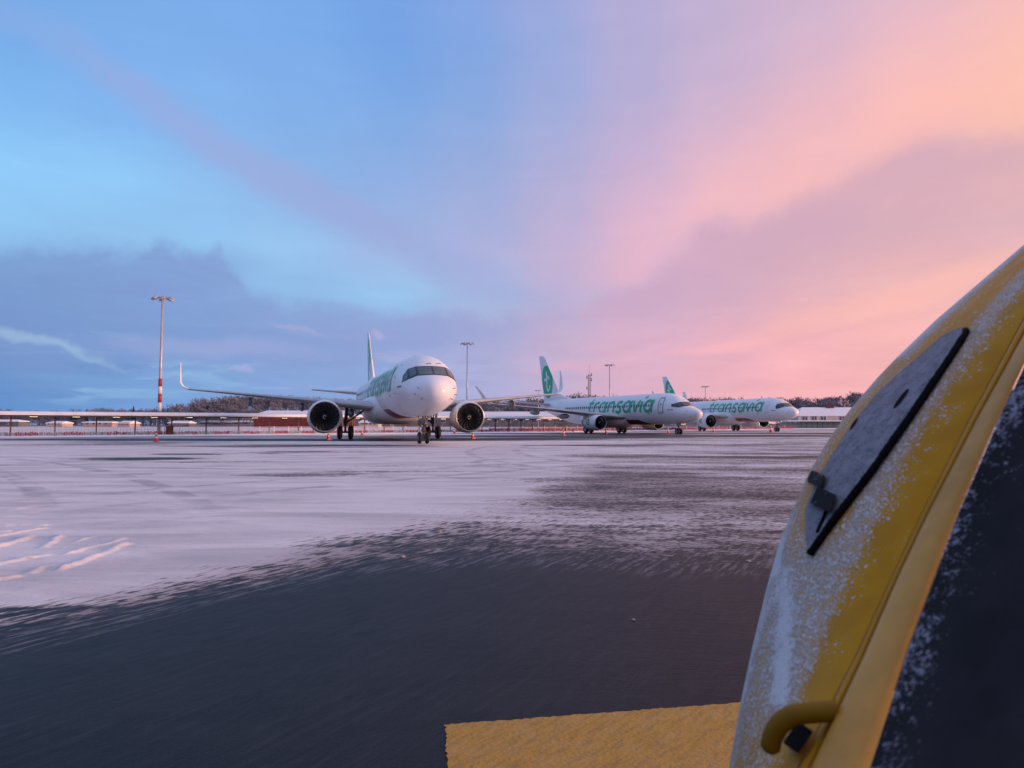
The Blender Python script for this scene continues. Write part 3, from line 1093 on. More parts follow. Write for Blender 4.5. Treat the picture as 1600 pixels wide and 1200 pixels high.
airliner('long', (-10.68, 62.3, 0.0), heading(17.0), 'nearest white jet airliner with green lettering, nose towards the viewer')
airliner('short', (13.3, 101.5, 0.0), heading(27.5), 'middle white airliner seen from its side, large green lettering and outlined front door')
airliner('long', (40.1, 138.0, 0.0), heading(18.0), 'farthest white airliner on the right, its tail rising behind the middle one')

# ------------------------------------------------------------------ ground


def vnoise(x, y, seed=0):
    """cheap value noise, numpy"""
    xi = np.floor(x).astype(np.int64); yi = np.floor(y).astype(np.int64)
    xf = x - xi; yf = y - yi
    u = xf * xf * (3 - 2 * xf); v = yf * yf * (3 - 2 * yf)

    def h(a, b):
        n = (a * 374761393 + b * 668265263 + seed * 1442695041) & 0x7fffffff
        n = ((n ^ (n >> 13)) * 1274126177) & 0x7fffffff
        return ((n ^ (n >> 16)) & 0xffff) / 65535.0
    return (h(xi, yi) * (1 - u) + h(xi + 1, yi) * u) * (1 - v) + (h(xi, yi + 1) * (1 - u) + h(xi + 1, yi + 1) * u) * v


def fbm(x, y, oct=5, seed=0):
    r = 0; a = .5; t = 0
    for o in range(oct):
        r = r + a * vnoise(x * 2**o, y * 2**o, seed + o); t += a; a *= .55
    return r / t


def sstep(x, a, b):
    t = np.clip((x - a) / (b - a), 0, 1)
    return t * t * (3 - 2 * t)


# canopy line on the ground and the fence running on from it
CA, CB = Vector((-50.4, 70.0)), Vector((9.1, 120.0))


def cover(x, y):
    """0 bare asphalt .. 1 thick snow, as a function of the place on the ground"""
    wob = (fbm(x * .35, y * .35, 4, 3) - .5)
    # edge of the cleared strip next to the vehicle: distance ahead as a function of x
    xs = np.array([-12, -3.5, -2.6, -2.05, -1.35, -.6, .2, 1.2, 2.6, 6, 12])
    ds = np.array([-3, 4.55, 5.5, 6.55, 7.6, 7.5, 7.2, 6.9, 6.7, 6.5, 6.0])
    e1 = y - np.interp(x, xs, ds)
    c = sstep((e1 + wob * 1.4) / np.maximum(y, 3) + .05, -.36 + .17 * sstep(x, -1.6, .2), .24)
    # thin frost on the right, real snow on the left
    xs2 = np.array([-30, -3, -1.4, -.4, 1.4, 3.5, 12, 40, 90])
    ds2 = np.array([3, 5.0, 8.6, 12.5, 20, 32, 60, 120, 220])
    e2 = (y - np.interp(x, xs2, ds2)) / np.maximum(y, 3)
    thick = sstep(e2 + wob * .7, -.62, .34)
    streak = fbm(x * .30, y * .9 + x * .15, 5, 11)
    frost = .52 + (streak - .5) * .72 + .20 * sstep(y, 11, 26)
    far = sstep(y, 18, 60)
    snow = .90 - (1 - sstep(x, -60, 30)) * 0 + (fbm(x * .08, y * .25, 5, 21) - .5) * (.30 + 1.0 * far)
    snow = snow - .16 * far - .10 * sstep(x, 0, 25) * sstep(y, 14, 30)
    out = c * (frost * (1 - thick) + snow * thick)
    # individual bare patches (px,py of the photograph, half sizes in metres)
    for (px, py, rx, ry, a) in ((205, 717, 2.6, 1.3, .75), (330, 709, 3.4, 1.3, .45), (420, 687, 26, 6.5, .62), (160, 687, 12, 3, .3), (640, 697, 14, 3.0, .45), (520, 706, 5, 1.5, .28),
                                (1000, 681, 30, 8, .5), (1200, 678, 40, 10, .55), (800, 684, 16, 5, .45), (1180, 712, 8, 2.6, .35), (1060, 695, 8, 2.2, .30), (905, 765, 1.3, 1.0, .25), (1010, 740, 2.0, 1.2, .2),
                                (490, 742, 2.2, .9, .35), (600, 737, 2.6, .5, .28), (330, 722, 4, .7, .22), (510, 807, .7, .15, .15), (700, 728, 4, .6, .18), (880, 696, 5, 1.2, .3)):
        g = G(px, py)
        q = ((x - g.x) / rx)**2 + ((y - g.y) / ry)**2
        nz = fbm(x * .5 / max(rx, 1) * 3 + px, y * .5 / max(ry, .5) * 3, 4, 31)
        out = out - a * (1.7 if y.size > 1 and py < 725 else 1.0) * np.clip(1.25 - q, 0, 1) * sstep(nz, .25, .6)
    # beyond the fence the airfield lies under deep snow
    nx, ny = -(CB.y - CA.y), (CB.x - CA.x)
    L = math.hypot(nx, ny)
    dist = ((x - CA.x) * nx + (y - CA.y) * ny) / L
    beyond = sstep(dist, 3.5, 5.0) * (1 - sstep(x, 30, 60) * .6)
    out = np.maximum(out, beyond * .97)
    out = np.where((y > 190) , np.maximum(out, .93), out)
    return np.clip(out, 0, 1)


def ground_material():
    m = bpy.data.materials.new('snowy_apron')
    m.use_nodes = True
    t = NT(m.node_tree); b = t.n['Principled BSDF']
    geo = t.new('ShaderNodeNewGeometry'); pos = geo.outputs['Position']
    at = t.new('ShaderNodeAttribute'); at.attribute_name = 'cover'
    c = at.outputs['Fac']
    s1 = t.scale(pos, (1.0, 2.4, 1), (0, 0, radians(-14)))
    n1 = t.noise(s1, 1.6, 8, 0.62, 0.3)
    px_, py_, _ = t.xyz(pos)

    def aniso(deg, al, ac):
        c_, s_ = cos(radians(deg)), sin(radians(deg))
        u_ = t.m('MULTIPLY', t.m('ADD', t.m('MULTIPLY', px_, c_), t.m('MULTIPLY', py_, s_)), al)
        v_ = t.m('MULTIPLY', t.m('SUBTRACT', t.m('MULTIPLY', py_, c_), t.m('MULTIPLY', px_, s_)), ac)
        return t.comb(u_, v_, 0.0)
    n2a = t.noise(aniso(60, .38, 1.5), 11.0, 6, 0.66, 0.3)
    n2b = t.noise(t.scale(pos, (1, 1.8, 1), (0, 0, radians(-25))), 10.0, 6, 0.65, 0.4)
    sidew = t.ss(px_, -.8, 1.6)
    n2 = t.m('ADD', t.m('MULTIPLY', n2a, t.m('SUBTRACT', 1.0, sidew)), t.m('MULTIPLY', n2b, sidew))
    n3 = t.noise(t.scale(pos, (.35, 1.3, 1), (0, 0, radians(-8))), .9, 7, 0.62, 0.5)
    edge = t.m('SUBTRACT', 1.0, t.m('ABSOLUTE', t.m('SUBTRACT', t.m('MULTIPLY', c, 2.0), 1.0)))     # strongest where cover is partial
    nn = t.m('ADD', t.m('MULTIPLY', t.m('SUBTRACT', n1, .5), 1.1), t.m('MULTIPLY', t.m('SUBTRACT', n2, .5), 2.3))
    nn = t.m('ADD', nn, t.m('MULTIPLY', t.m('SUBTRACT', n3, .5), .9))
    f = t.m('ADD', c, t.m('MULTIPLY', nn, t.m('ADD', t.m('MULTIPLY', edge, 2.0), .10)))
    f = t.ss(f, .24, .76)
    f = t.m('MULTIPLY', f, t.ss(c, .01, .16))
    speck = t.noise(pos, 90.0, 3, .7)
    asph = t.mix(t.ss(n1, .3, .7), (.0075, .0085, .0115), (.0145, .0145, .0175))
    asph = t.mix(t.ss(speck, .45, .75), asph, (.030, .031, .036))
    # light grey drag marks of old snow on the asphalt
    drag = t.noise(aniso(62, .35, 3.2), 6.0, 5, .65)
    drag2 = t.noise(aniso(58, .5, 5.0), 16.0, 4, .7)
    drag = t.m('ADD', t.m('MULTIPLY', drag, .6), t.m('MULTIPLY', drag2, .4))
    asph = t.mix(t.m('MULTIPLY', t.ss(drag, .48, .62), .35), asph, (.040, .042, .052))
    snow = t.mix(t.ss(n3, .35, .7), (.74, .71, .72), (.50, .48, .50))
    grit = t.mix(t.ss(t.noise(pos, 22.0, 6, .75), .56, .70), snow, (.40, .37, .37))
    wisp = t.m('MULTIPLY', t.m('MULTIPLY', t.ss(drag, .49, .60), t.ss(c, .0, .12)), .45)
    asph = t.mix(wisp, asph, (.30, .29, .33))
    # shallow tyre marks pressed into the snow: arcs and straight runs
    marks = None
    brk = t.ss(t.noise(pos, 1.1, 5, .65), .40, .60)
    for (cx_, cy_, R_) in ((30, 34, 32.0), (30, 34, 29.8), (-30, 60, 41.0), (-30, 60, 38.8), (12, 120, 104), (12, 120, 101.8), (-60, -25, 66), (-60, -25, 63.9), (3, 23.5, 4.2), (60, -30, 80), (60, -30, 77.8)):
        dx_ = t.m('SUBTRACT', px_, float(cx_)); dy_ = t.m('SUBTRACT', py_, float(cy_))
        rr = t.m('SQRT', t.m('ADD', t.m('MULTIPLY', dx_, dx_), t.m('MULTIPLY', dy_, dy_)))
        ds_ = t.m('ABSOLUTE', t.m('SUBTRACT', rr, float(R_)))
        k_ = t.ss(ds_, .26, .14)
        marks = k_ if marks is None else t.m('MAXIMUM', marks, k_)
    marks = t.m('MULTIPLY', t.m('MULTIPLY', marks, brk), t.ss(py_, 9.0, 14.0))
    grit = t.mix(t.m('MULTIPLY', marks, .55), grit, (.25, .24, .26))
    slush = t.mix(t.ss(c, .45, .8), (.47, .42, .43), grit)
    col = t.mix(t.m('MULTIPLY', f, t.ss(c, 0.1, .85, .60, 1.0)), asph, slush)
    t.l.new(col, b.inputs['Base Color'])
    t.l.new(t.ss(f, 0, 1, .55, .75), b.inputs['Roughness'])
    b.inputs['Specular IOR Level'].default_value = .15
    bn = t.new('ShaderNodeBump'); bn.inputs['Strength'].default_value = .55; bn.inputs['Distance'].default_value = .03
    hgt = t.m('ADD', t.m('MULTIPLY', f, .5), t.m('ADD', t.m('MULTIPLY', n2, .35), t.m('MULTIPLY', speck, .08)))
    t.l.new(hgt, bn.inputs['Height']); t.l.new(bn.outputs[0], b.inputs['Normal'])
    return m


M_ground = ground_material()


def sinh_axis(lo, hi, n, a, c):
    t0, t1 = math.asinh((lo - c) / a), math.asinh((hi - c) / a)
    return c + a * np.sinh(np.linspace(t0, t1, n))


def grid_obj(name, xs, ys, zf, m, attr=True):
    X, Y = np.meshgrid(xs, ys)
    Z = zf(X, Y)
    n, k = len(ys), len(xs)
    V = np.stack([X.ravel(), Y.ravel(), Z.ravel()], 1)
    I = np.arange(n * k).reshape(n, k)
    Fq = np.stack([I[:-1, :-1].ravel(), I[:-1, 1:].ravel(), I[1:, 1:].ravel(), I[1:, :-1].ravel()], 1)
    me = bpy.data.meshes.new(name)
    me.vertices.add(len(V)); me.vertices.foreach_set('co', V.ravel())
    me.loops.add(Fq.size); me.loops.foreach_set('vertex_index', Fq.ravel().astype(np.int32))
    me.polygons.add(len(Fq)); me.polygons.foreach_set('loop_start', np.arange(0, Fq.size, 4, dtype=np.int32))
    me.update(calc_edges=True)
    if attr:
        at = me.attributes.new('cover', 'FLOAT', 'POINT')
        at.data.foreach_set('value', cover(X, Y).ravel().astype(np.float32))
    me.materials.append(m)
    me.polygons.foreach_set('use_smooth', np.ones(len(Fq), dtype=bool))
    o = bpy.data.objects.new(name, me); COL.objects.link(o)
    return o


ground = grid_obj('ground', sinh_axis(-2600, 2600, 620, 2.2, 0), sinh_axis(-200, 3500, 620, 2.5, 6),
                  lambda X, Y: np.zeros_like(X), M_ground)
struct(ground)

# churned snow with ridges in front of the left edge of the view
PX0, PX1, PY0, PY1 = -9.5, -2.2, 4.6, 13.5


def ridge_h(X, Y):
    h = .030 * (fbm(X * 1.7, Y * 2.7, 6, 5) - .4)
    for (xa, ya, xb, yb, w, hh) in RID:
        dx, dy = xb - xa, yb - ya; L = math.hypot(dx, dy)
        u = ((X - xa) * dx + (Y - ya) * dy) / L; v = (-(X - xa) * dy + (Y - ya) * dx) / L
        v = v + .22 * (fbm(u * 2.2 + xa, v * 3 + xa, 4, 9) - .5)
        end = sstep(u, -.05, .08) * (1 - sstep(u, L - .05, L + .05))
        prof_ = sstep(v, -w, -w * .3) * (1 - sstep(v, w * .2, w * 1.3))
        h = h + hh * .42 * end * prof_ * (.25 + 1.3 * fbm(X * 7, Y * 7, 4, 2))
    ed = sstep(X, PX0, PX0 + .6) * (1 - sstep(X, PX1 - 1.2, PX1)) * sstep(Y, PY0, PY0 + .8) * (1 - sstep(Y, PY1 - 2, PY1))
    return -.006 + .0095 * ed + np.maximum(h, 0) * ed


PX1 = -2.6
RID = []
for (xa, ya, xb, yb, w, hh) in ((95, 893, 205, 850, .09, .055), (105, 868, 200, 843, .05, .04), (45, 898, 85, 884, .08, .05), (-120, 930, 32, 900, .08, .06), (-90, 900, 70, 868, .10, .05),
                                (-100, 880, 60, 838, .10, .06), (60, 858, 95, 838, .07, .045), (-60, 848, 75, 826, .08, .045), (75, 850, 90, 836, .06, .04), (-100, 838, 20, 832, .10, .04),
                                (-80, 822, 72, 822, .14, .05), (110, 848, 145, 838, .05, .03), (0, 800, 60, 790, .2, .03), (-80, 790, 110, 778, .2, .02)):
    a_, b_ = G(xa, ya), G(xb, yb)
    RID.append((a_.x, a_.y, b_.x, b_.y, w * .75, hh))
sp = grid_obj('snow_drift', np.linspace(PX0, PX1, 330), np.linspace(PY0, PY1, 400), ridge_h, M_ground)
struct(sp)

# yellow painted band
M_paint = mat('yellow_paint', (.42, .21, .022), .6, col2=(.27, .14, .02), vscale=9, bump=.3, bscale=60)


def paint_mat():
    m = M_paint; t = NT(m.node_tree); b = t.n['Principled BSDF']
    geo = t.new('ShaderNodeNewGeometry')
    n = t.noise(t.scale(geo.outputs['Position'], (1, 1, 1), (0, 0, radians(-62))), 1.0, 2, .5)
    n = t.noise(t.scale(t.scale(geo.outputs['Position'], (1, 1, 1), (0, 0, radians(-50))), (4, 22, 1)), 2.0, 6, .65)
    n2 = t.noise(geo.outputs['Position'], 40, 4, .7)
    c = t.mix(t.ss(n, .42, .66), (.46, .245, .020), (.33, .18, .025))
    c = t.mix(t.m('MULTIPLY', t.ss(n2, .5, .75), .5), c, (.16, .10, .05))
    t.l.new(c, b.inputs['Base Color'])


paint_mat()
a, b_, c_, d_ = G(693, 1133), G(1155, 1098), G(697, 1200), None
ux = (b_ - a).normalized(); left = (c_ - a).normalized()
p4 = [a, a + ux * 4.2, a + ux * 4.2 + left * 1.0, a + left * 1.0]
nx_, ny_ = 240, 60
vs = []; fs = []
for j in range(ny_ + 1):
    for i in range(nx_ + 1):
        u, v = i / nx_, j / ny_
        p = a + ux * 4.2 * u + left * 1.0 * v
        if j == 0: p = p + left * rnd.uniform(0, .013)
        if i == 0: p = p + ux * rnd.uniform(0, .013)
        vs.append((p.x, p.y, .004))
for j in range(ny_):
    for i in range(nx_):
        k = j * (nx_ + 1) + i
        fs.append((k, k + nx_ + 1, k + nx_ + 2, k + 1))
struct(mesh('road_marking', vs, fs, M_paint))

# ------------------------------------------------------------------ snow and generic materials
M_snow = mat('snow', (.80, .80, .84), .75, var=.06, vscale=1.2, bump=.4, bscale=5)
M_dark = mat('dark_steel', (.035, .032, .036), .5, var=.2)
M_redp = mat('red_paint', (.38, .035, .03), .5, var=.2)
M_orange = mat('cone_orange', (.65, .07, .03), .5, var=.15, vscale=20)
M_whitep = mat('white_paint', (.72, .70, .70), .5, var=.1)
M_conc = mat('concrete', (.33, .32, .31), .8, var=.25)
M_brick = mat('brick', (.16, .035, .035), .8, var=.3, vscale=2)
M_galv = mat('galvanised', (.48, .46, .46), .5, metal=.3, var=.15, vscale=.8)
M_lamp = mat('lamp_glow', (.9, .8, .6), .5, emit=(1, .80, .50), estr=7)

# ------------------------------------------------------------------ covered walkway
dirc = (CB - CA); LC = dirc.length; dc = dirc.normalized(); nc = Vector((-dc.y, dc.x))      # nc points away from the viewer


def CP(s, off, z):      # s metres along from CA
    p = CA + dc * s + nc * off
    return Vector((p.x, p.y, z))


def s_at(px):
    k = (px - 800) / F_PX
    # CA.x + dc.x s = k (CA.y + dc.y s)
    return (k * CA.y - CA.x) / (dc.x - k * dc.y)


wk = thing('covered_walkway', 'long open walkway with snow-covered flat roof on dark red posts behind the jets', 'shelter', (CP(0, 0, 0)))
s0, s1 = -22.0, s_at(884)
base = wk.location.copy()


def seg_box(mb, s0, s1, o0, o1, z0, z1, mi=None, org=base):
    n = 1
    vs = [CP(s, o, z) - org for s in (s0, s1) for o in (o0, o1) for z in (z0, z1)]
    mb.add(vs, [(0, 1, 3, 2), (4, 6, 7, 5), (0, 4, 5, 1), (2, 3, 7, 6), (0, 2, 6, 4), (1, 5, 7, 3)], mi)


rb = MB(); seg_box(rb, s0, s1, -1.1, 1.5, 2.10, 2.17); seg_box(rb, s0, s1, -1.16, -1.10, 2.02, 2.22)
rb.build('roof', M_dark, wk, smooth=False)
sn = MB()
n = 160; vs = []; fs = []
for i in range(n + 1):
    s = s0 + (s1 - s0) * i / n
    j1 = rnd.uniform(-.03, .03)
    for (o, z) in ((-1.20, 2.18), (-1.22, 2.34 + j1), (-1.0, 2.50 + j1 * .5), (1.4, 2.62), (1.55, 2.18)):
        vs.append(CP(s, o, z) - base)
for i in range(n):
    for k in range(4):
        fs.append((i * 5 + k, (i + 1) * 5 + k, (i + 1) * 5 + k + 1, i * 5 + k + 1))
fs += [(0, 1, 2, 3, 4), tuple(n * 5 + k for k in (4, 3, 2, 1, 0))]
sn.add(vs, fs); sn.build('roof_snow', M_snow, wk)
post_s = [s_at(18) + 3.72 * k for k in range(-5, 11)]
pxs = [490, 518, 545, 570, 600.6, 630, 655, 680, 704, 727, 753, 774, 795, 814, 832, 850, 867, 880]
post_s += [s_at(p) for p in pxs]
for s in post_s:
    m = MB(); seg_box(m, s - .06, s + .06, -.06, .06, 0.0, 2.08)
    seg_box(m, s - .05, s + .05, -1.0, 1.3, 2.0, 2.09)
    m.tube([CP(s, .0, 1.7) - base, CP(s + .4, 0, 2.05) - base], .03, 5)
    m.build('post', mat('post_red', (.075, .025, .028), .6, var=.3), wk, smooth=False)
for a_, b2 in zip(post_s[:-1], post_s[1:]):
    m = MB(); mid = (a_ + b2) / 2
    seg_box(m, mid - .32, mid + .32, -.25, -.05, 2.02, 2.09)
    m.build('ceiling_lamp', M_lamp, wk, smooth=False)

# ------------------------------------------------------------------ crowd fence in front of the walkway
FA, FB2 = CA, CB


def fence_line(px):
    """point on the fence line for a photo column"""
    if px <= 884:
        s = s_at(px); p = CP(s, -2.2, 0)
        return p
    a_ = CP(s_at(884), -2.2, 0); b2 = Vector((66, 178, 0))
    k = (px - 800) / F_PX
    d = b2 - a_
    t = (k * a_.y - a_.x) / (d.x - k * d.y)
    return a_ + d * t


M_fred = mat('fence_mesh_red', (.32, .05, .065), .8, var=.5, vscale=5)
M_fgrey = mat('fence_mesh_grey', (.30, .30, .29), .7, var=.4, vscale=2)
M_frail = mat('fence_rail', (.55, .42, .44), .6)
pxf = [-60, -23, 20, 57, 93.5, 128, 161, 193, 224, 250, 273, 300, 325, 350, 373, 396, 418, 440, 460]
x = 460
while x < 884: x += 21 - 5 * (x - 460) / 424; pxf.append(x)
while x < 1235: x += 17; pxf.append(x)
for i, (p_, q_) in enumerate(zip(pxf[:-1], pxf[1:])):
    A_, B_ = fence_line(p_), fence_line(q_)
    red = i % 2 == 0 or p_ > 740
    d = (B_ - A_); Ls = d.length; d.normalize()
    rz = atan2(d.y, d.x)
    where = 'left of the jets' if p_ < 470 else ('behind the nearest jet' if p_ < 760 else ('between the nearest and middle jets' if p_ < 900 else 'behind the middle and farthest jets'))
    t = thing('fence_panel', ('waist-high wire fence panel with red mesh along its foot, ' if red else 'waist-high wire fence panel with grey mesh along its foot, ') + where, 'fence', A_, rz, 'red mesh fence panels' if red else 'grey mesh fence panels')
    m = MB(); m.box((0, 0, .5), (.07, .07, 1.05)); m.build('post', M_whitep, t, smooth=False)
    m = MB()
    for z in (.98, .72, .50): m.box((Ls / 2, 0, z), (Ls, .02, .028))
    for k in range(1, 6): m.box((Ls * k / 6, 0.012, .55), (.022, .02, .9))
    m.build('wire', M_frail if p_ < 740 else M_fred, t, smooth=False)
    m = MB()
    nb_ = 14
    for k in range(nb_):
        hh_ = rnd.uniform(.26, .42) * (1 if p_ < 740 else 1.5)
        m.box((Ls * (k + .5) / nb_, -.03, .30 + rnd.uniform(-.04, .05) + (0 if p_ < 740 else .1)), (Ls / nb_ * rnd.uniform(.55, .9), .03, hh_))
    m.build('mesh_band', M_fred if red else M_fgrey, t, smooth=False)

# low bank of ploughed snow at the foot of the fence
vs = []; fs = []; n = 300
for i in range(n + 1):
    px = -80 + (1330 + 80) * i / n
    p = fence_line(px) if px < 1235 else fence_line(1235) + (Vector((150, 260, 0)) - fence_line(1235)) * ((px - 1235) / 95)
    nrm = Vector((-dc.y, dc.x, 0))
    hh = .12 + .07 * rnd.random()
    for (o, z) in ((-1.6, -.01), (-1.1, hh * .8), (-.6, hh), (-.25, -.01)):
        q_ = p + nrm * o; vs.append((q_.x, q_.y, z))
for i in range(n):
    for k in range(3):
        fs.append((i * 4 + k, (i + 1) * 4 + k, (i + 1) * 4 + k + 1, i * 4 + k + 1))
struct(mesh('snow_bank', vs, [f[::-1] for f in fs], M_snow))

# ------------------------------------------------------------------ cones


def cone(px, py, h, label):
    g = G(px, py)
    t = thing('traffic_cone', label, 'traffic cone', (g.x, g.y, 0), rnd.uniform(0, 1), 'traffic cones on the apron')
    m = MB()
    m.box((0, 0, .02), (h * .56, h * .56, .04))
    m.lathe([(.04, h * .2), (.05, h * .2), (h * .35, h * .145)], 20, axis='Z')
    m.lathe([(h * .52, h * .117), (h * .68, h * .087)], 20, axis='Z')
    m.lathe([(h * .84, h * .055), (h * 0.98, h * .03), (h, .001)], 20, axis='Z')
    autosmooth(m.build('cone_body', M_orange, t), 40)
    for (z0, z1) in ((.35, .52), (.68, .84)):
        b = MB(); b.lathe([(h * z0, h * (.2 - .165 * (z0 - .05) / .93 * 1.0)), (h * z1, h * (.2 - .165 * (z1 - .05) / .93))], 20, axis='Z')
        b.build('reflective_band', M_whitep, t)


cone(244, 690.5, .78, 'orange cone standing in front of the tall red and white banded mast')
cone(513, 687.2, .72, 'orange and white cone under the left engine of the nearest jet')
cone(738.5, 685.6, .72, 'orange and white cone under the right engine of the nearest jet')
cone(710, 677.6, .9, 'orange cone farther back between nose gear and right engine of the nearest jet')
cone(566, 680.5, .8, 'orange cone standing just right of the left main wheels of the nearest jet')
cone(880.5, 680.8, .85, 'orange and white cone in front of the tail of the middle jet')
cone(947, 677.6, .85, 'orange cone between the two main gears of the middle jet')
cone(1044, 677.0, .85, 'orange cone under the nose of the middle jet, left of its nose wheel')
cone(1115, 675.2, .9, 'orange cone beside the left engine of the farthest jet')
cone(1204.5, 675.6, 1.3, 'orange cone just left of the nose wheel of the farthest jet')

# red cabinet beside the mast
g = fence_line(263)
cb = thing('electric_cabinet', 'small dark red metal cabinet beside the foot of the banded mast', 'cabinet', g - Vector((0.0, .8, 0)), atan2(dc.y, dc.x))
m = MB(); m.box((0, 0, .52), (.68, .4, 1.0)); m.box((0, 0, 1.05), (.76, .48, .06)); m.build('housing', mat('cabinet_red', (.14, .025, .025), .5, var=.2), cb, smooth=False)
m = MB(); m.box((0, -.205, .52), (.58, .02, .86)); m.build('door', mat('cabinet_red2', (.11, .022, .022), .5), cb, smooth=False)

# ------------------------------------------------------------------ light masts


def mast(px, ytop, d, label, bands=False, h=None, head=1.0):
    x = (px - 800) / F_PX * d
    # height from the picture
    H = CZ + (663 - ytop) * d / F_PX
    t = thing('light_mast', label, 'light mast', (x, d, 0), 0, 'apron floodlight masts')
    m = MB()
    m.tube([(0, 0, 0), (0, 0, H * .5), (0, 0, H)], [.19, .15, .10], 14)
    m.tube([(0, 0, 0), (0, 0, .5)], .30, 14)
    m.build('pole', M_galv, t)
    if bands:
        z = 2.3; k = 0
        zs = [1.9, 2.75, 3.75, 4.75, 5.6]
        for a_, b2 in zip(zs[:-1], zs[1:]):
            b = MB(); b.tube([(0, 0, a_), (0, 0, b2)], .21, 14)
            b.build('painted_band', M_redp if k % 2 == 0 else M_whitep, t); k += 1
        b = MB(); b.tube([(0, 0, 5.6), (0, 0, 6.5)], .205, 14); b.build('painted_band', M_redp, t)
    hd = MB()
    hd.tube([(-1.05 * head, 0, H), (1.05 * head, 0, H)], .05, 8)
    hd.tube([(0, -.8 * head, H), (0, .8 * head, H)], .05, 8)
    ho = hd.build('crossarm', M_galv, t)
    for k in range(6):
        an = 2 * pi * k / 6
        l = MB(); c = Vector((cos(an) * .95 * head, sin(an) * .8 * head, H - .08))
        l.box(c, (.62 * head, .5 * head, .16 * head), tilt=Matrix.Rotation(an, 3, 'Z') @ Matrix.Rotation(radians(18), 3, 'Y'))
        l.box(c + Vector((0, 0, .13 * head)), (.18, .18, .14))
        l.build('floodlight', M_wunder, ho, smooth=False)
    return t


mast(249.5, 464, 81.5, 'tall floodlight mast with red and white bands at its foot, leftmost', True)
mast(730, 536, 127, 'floodlight mast rising right behind the nose of the nearest jet')
mast(953, 570, 175, 'floodlight mast rising above the middle of the middle jet')
mast(1102.5, 604, 265, 'small distant floodlight mast above the farthest jet', head=1.2)
mast(841, 610, 300, 'small distant floodlight mast left of the tail of the middle jet', head=1.2)

# lattice radio tower
d = 420; H = CZ + (663 - 577) * d / F_PX
rt = thing('radio_tower', 'slender steel lattice radio tower with dish antennas above the middle jet', 'radio tower', ((921 - 800) / F_PX * d, d, 0))
m = MB(); w0 = 1.1
for k in range(3):
    an = 2 * pi * k / 3 + .3
    m.tube([(w0 * cos(an), w0 * sin(an), 0), (w0 * .7 * cos(an), w0 * .7 * sin(an), H - 3)], .15, 5)
for i in range(22):
    z0 = (H - 3) * i / 22; z1 = (H - 3) * (i + 1) / 22
    for k in range(3):
        a1 = 2 * pi * k / 3 + .3; a2 = a1 + 2 * pi / 3
        w_ = w0 * (1 - .3 * i / 22)
        m.tube([(w_ * cos(a1), w_ * sin(a1), z0), (w_ * cos(a2), w_ * sin(a2), z1)], .07, 4)
m.tube([(0, 0, H - 4), (0, 0, H + 3)], .08, 5)
m.build('lattice', mat('tower_steel', (.22, .16, .16), .6), rt, smooth=False)
for (z, an) in ((H - 4, 0), (H - 5.5, 2.8), (H - 7, .3), (H - 12, 3.0), (H - 20, .1), (H - 23, 2.9), (H - 26, 0.2)):
    m = MB(); m.tube([(1.4 * cos(an), 1.4 * sin(an), z), (1.4 * cos(an), 1.4 * sin(an), z + 1.8)], .30, 8); m.build('antenna', M_conc, rt)

# ------------------------------------------------------------------ buildings


def building(px0, px1, d, eave_y, ridge_y, depth, wall_m, label, name='building', hip=0.0, win=None, wincol=None, rz=0.0, base_y=None, roof_m=None):
    x0, x1 = (px0 - 800) / F_PX * d, (px1 - 800) / F_PX * d
    ze, zr_ = CZ + (663 - eave_y) * d / F_PX, CZ + (663 - ridge_y) * (d + depth / 2) / F_PX
    w_ = x1 - x0
    t = thing(name, label, 'building', ((x0 + x1) / 2, d, 0), rz)
    m = MB(); m.box((0, depth / 2, ze / 2), (w_ - .6, depth - .6, ze)); m.build('wall', wall_m, t, smooth=False)
    m = MB()
    hx = hip * w_
    vs = [(-w_ / 2, 0, ze + .0), (w_ / 2, 0, ze), (w_ / 2, depth, ze), (-w_ / 2, depth, ze), (-w_ / 2 + hx, depth / 2, zr_), (w_ / 2 - hx, depth / 2, zr_),
          (-w_ / 2, 0, ze - .35), (w_ / 2, 0, ze - .35), (w_ / 2, depth, ze - .35), (-w_ / 2, depth, ze - .35)]
    m.add(vs, [(0, 1, 5, 4), (1, 2, 5), (2, 3, 4, 5), (3, 0, 4), (6, 7, 1, 0), (7, 8, 2, 1), (8, 9, 3, 2), (9, 6, 0, 3), (6, 9, 8, 7)])
    ro = m.build('roof', roof_m or M_snow, t, smooth=False)
    if win:
        for (wx, wz, ww_, wh) in win:
            f = MB(); f.box((wx, .27, wz), (ww_ + .16, .1, wh + .16)); fo = f.build('window', M_whitep, t, smooth=False)
            p = MB(); p.box((wx, .20, wz), (ww_, .05, wh)); p.build('pane', M_cab if not wincol else wincol, fo, smooth=False)
    return t, ze, w_


def row(n, w, z, ww, wh):
    return [(-w / 2 + w * (i + .5) / n, z, ww, wh) for i in range(n)]


M_cream = mat('wall_cream', (.50, .46, .42), .85, var=.15, vscale=.5)
M_pink = mat('wall_pale_pink', (.42, .32, .30), .85, var=.2, vscale=.3)
M_gwall = mat('wall_grey', (.13, .135, .15), .8, var=.3, vscale=.3)
building(395, 545, 300, 648.5, 641.5, 16, M_brick, 'low red brick building with snowy roof behind the walkway, left of the nearest jet', 'low_building', .08, None)
building(612, 955, 340, 651, 643, 22, M_gwall, 'long low grey building with snowy roof between the nearest and middle jets', 'long_building', .05, row(16, 100, 2.8, 2.4, 1.4))
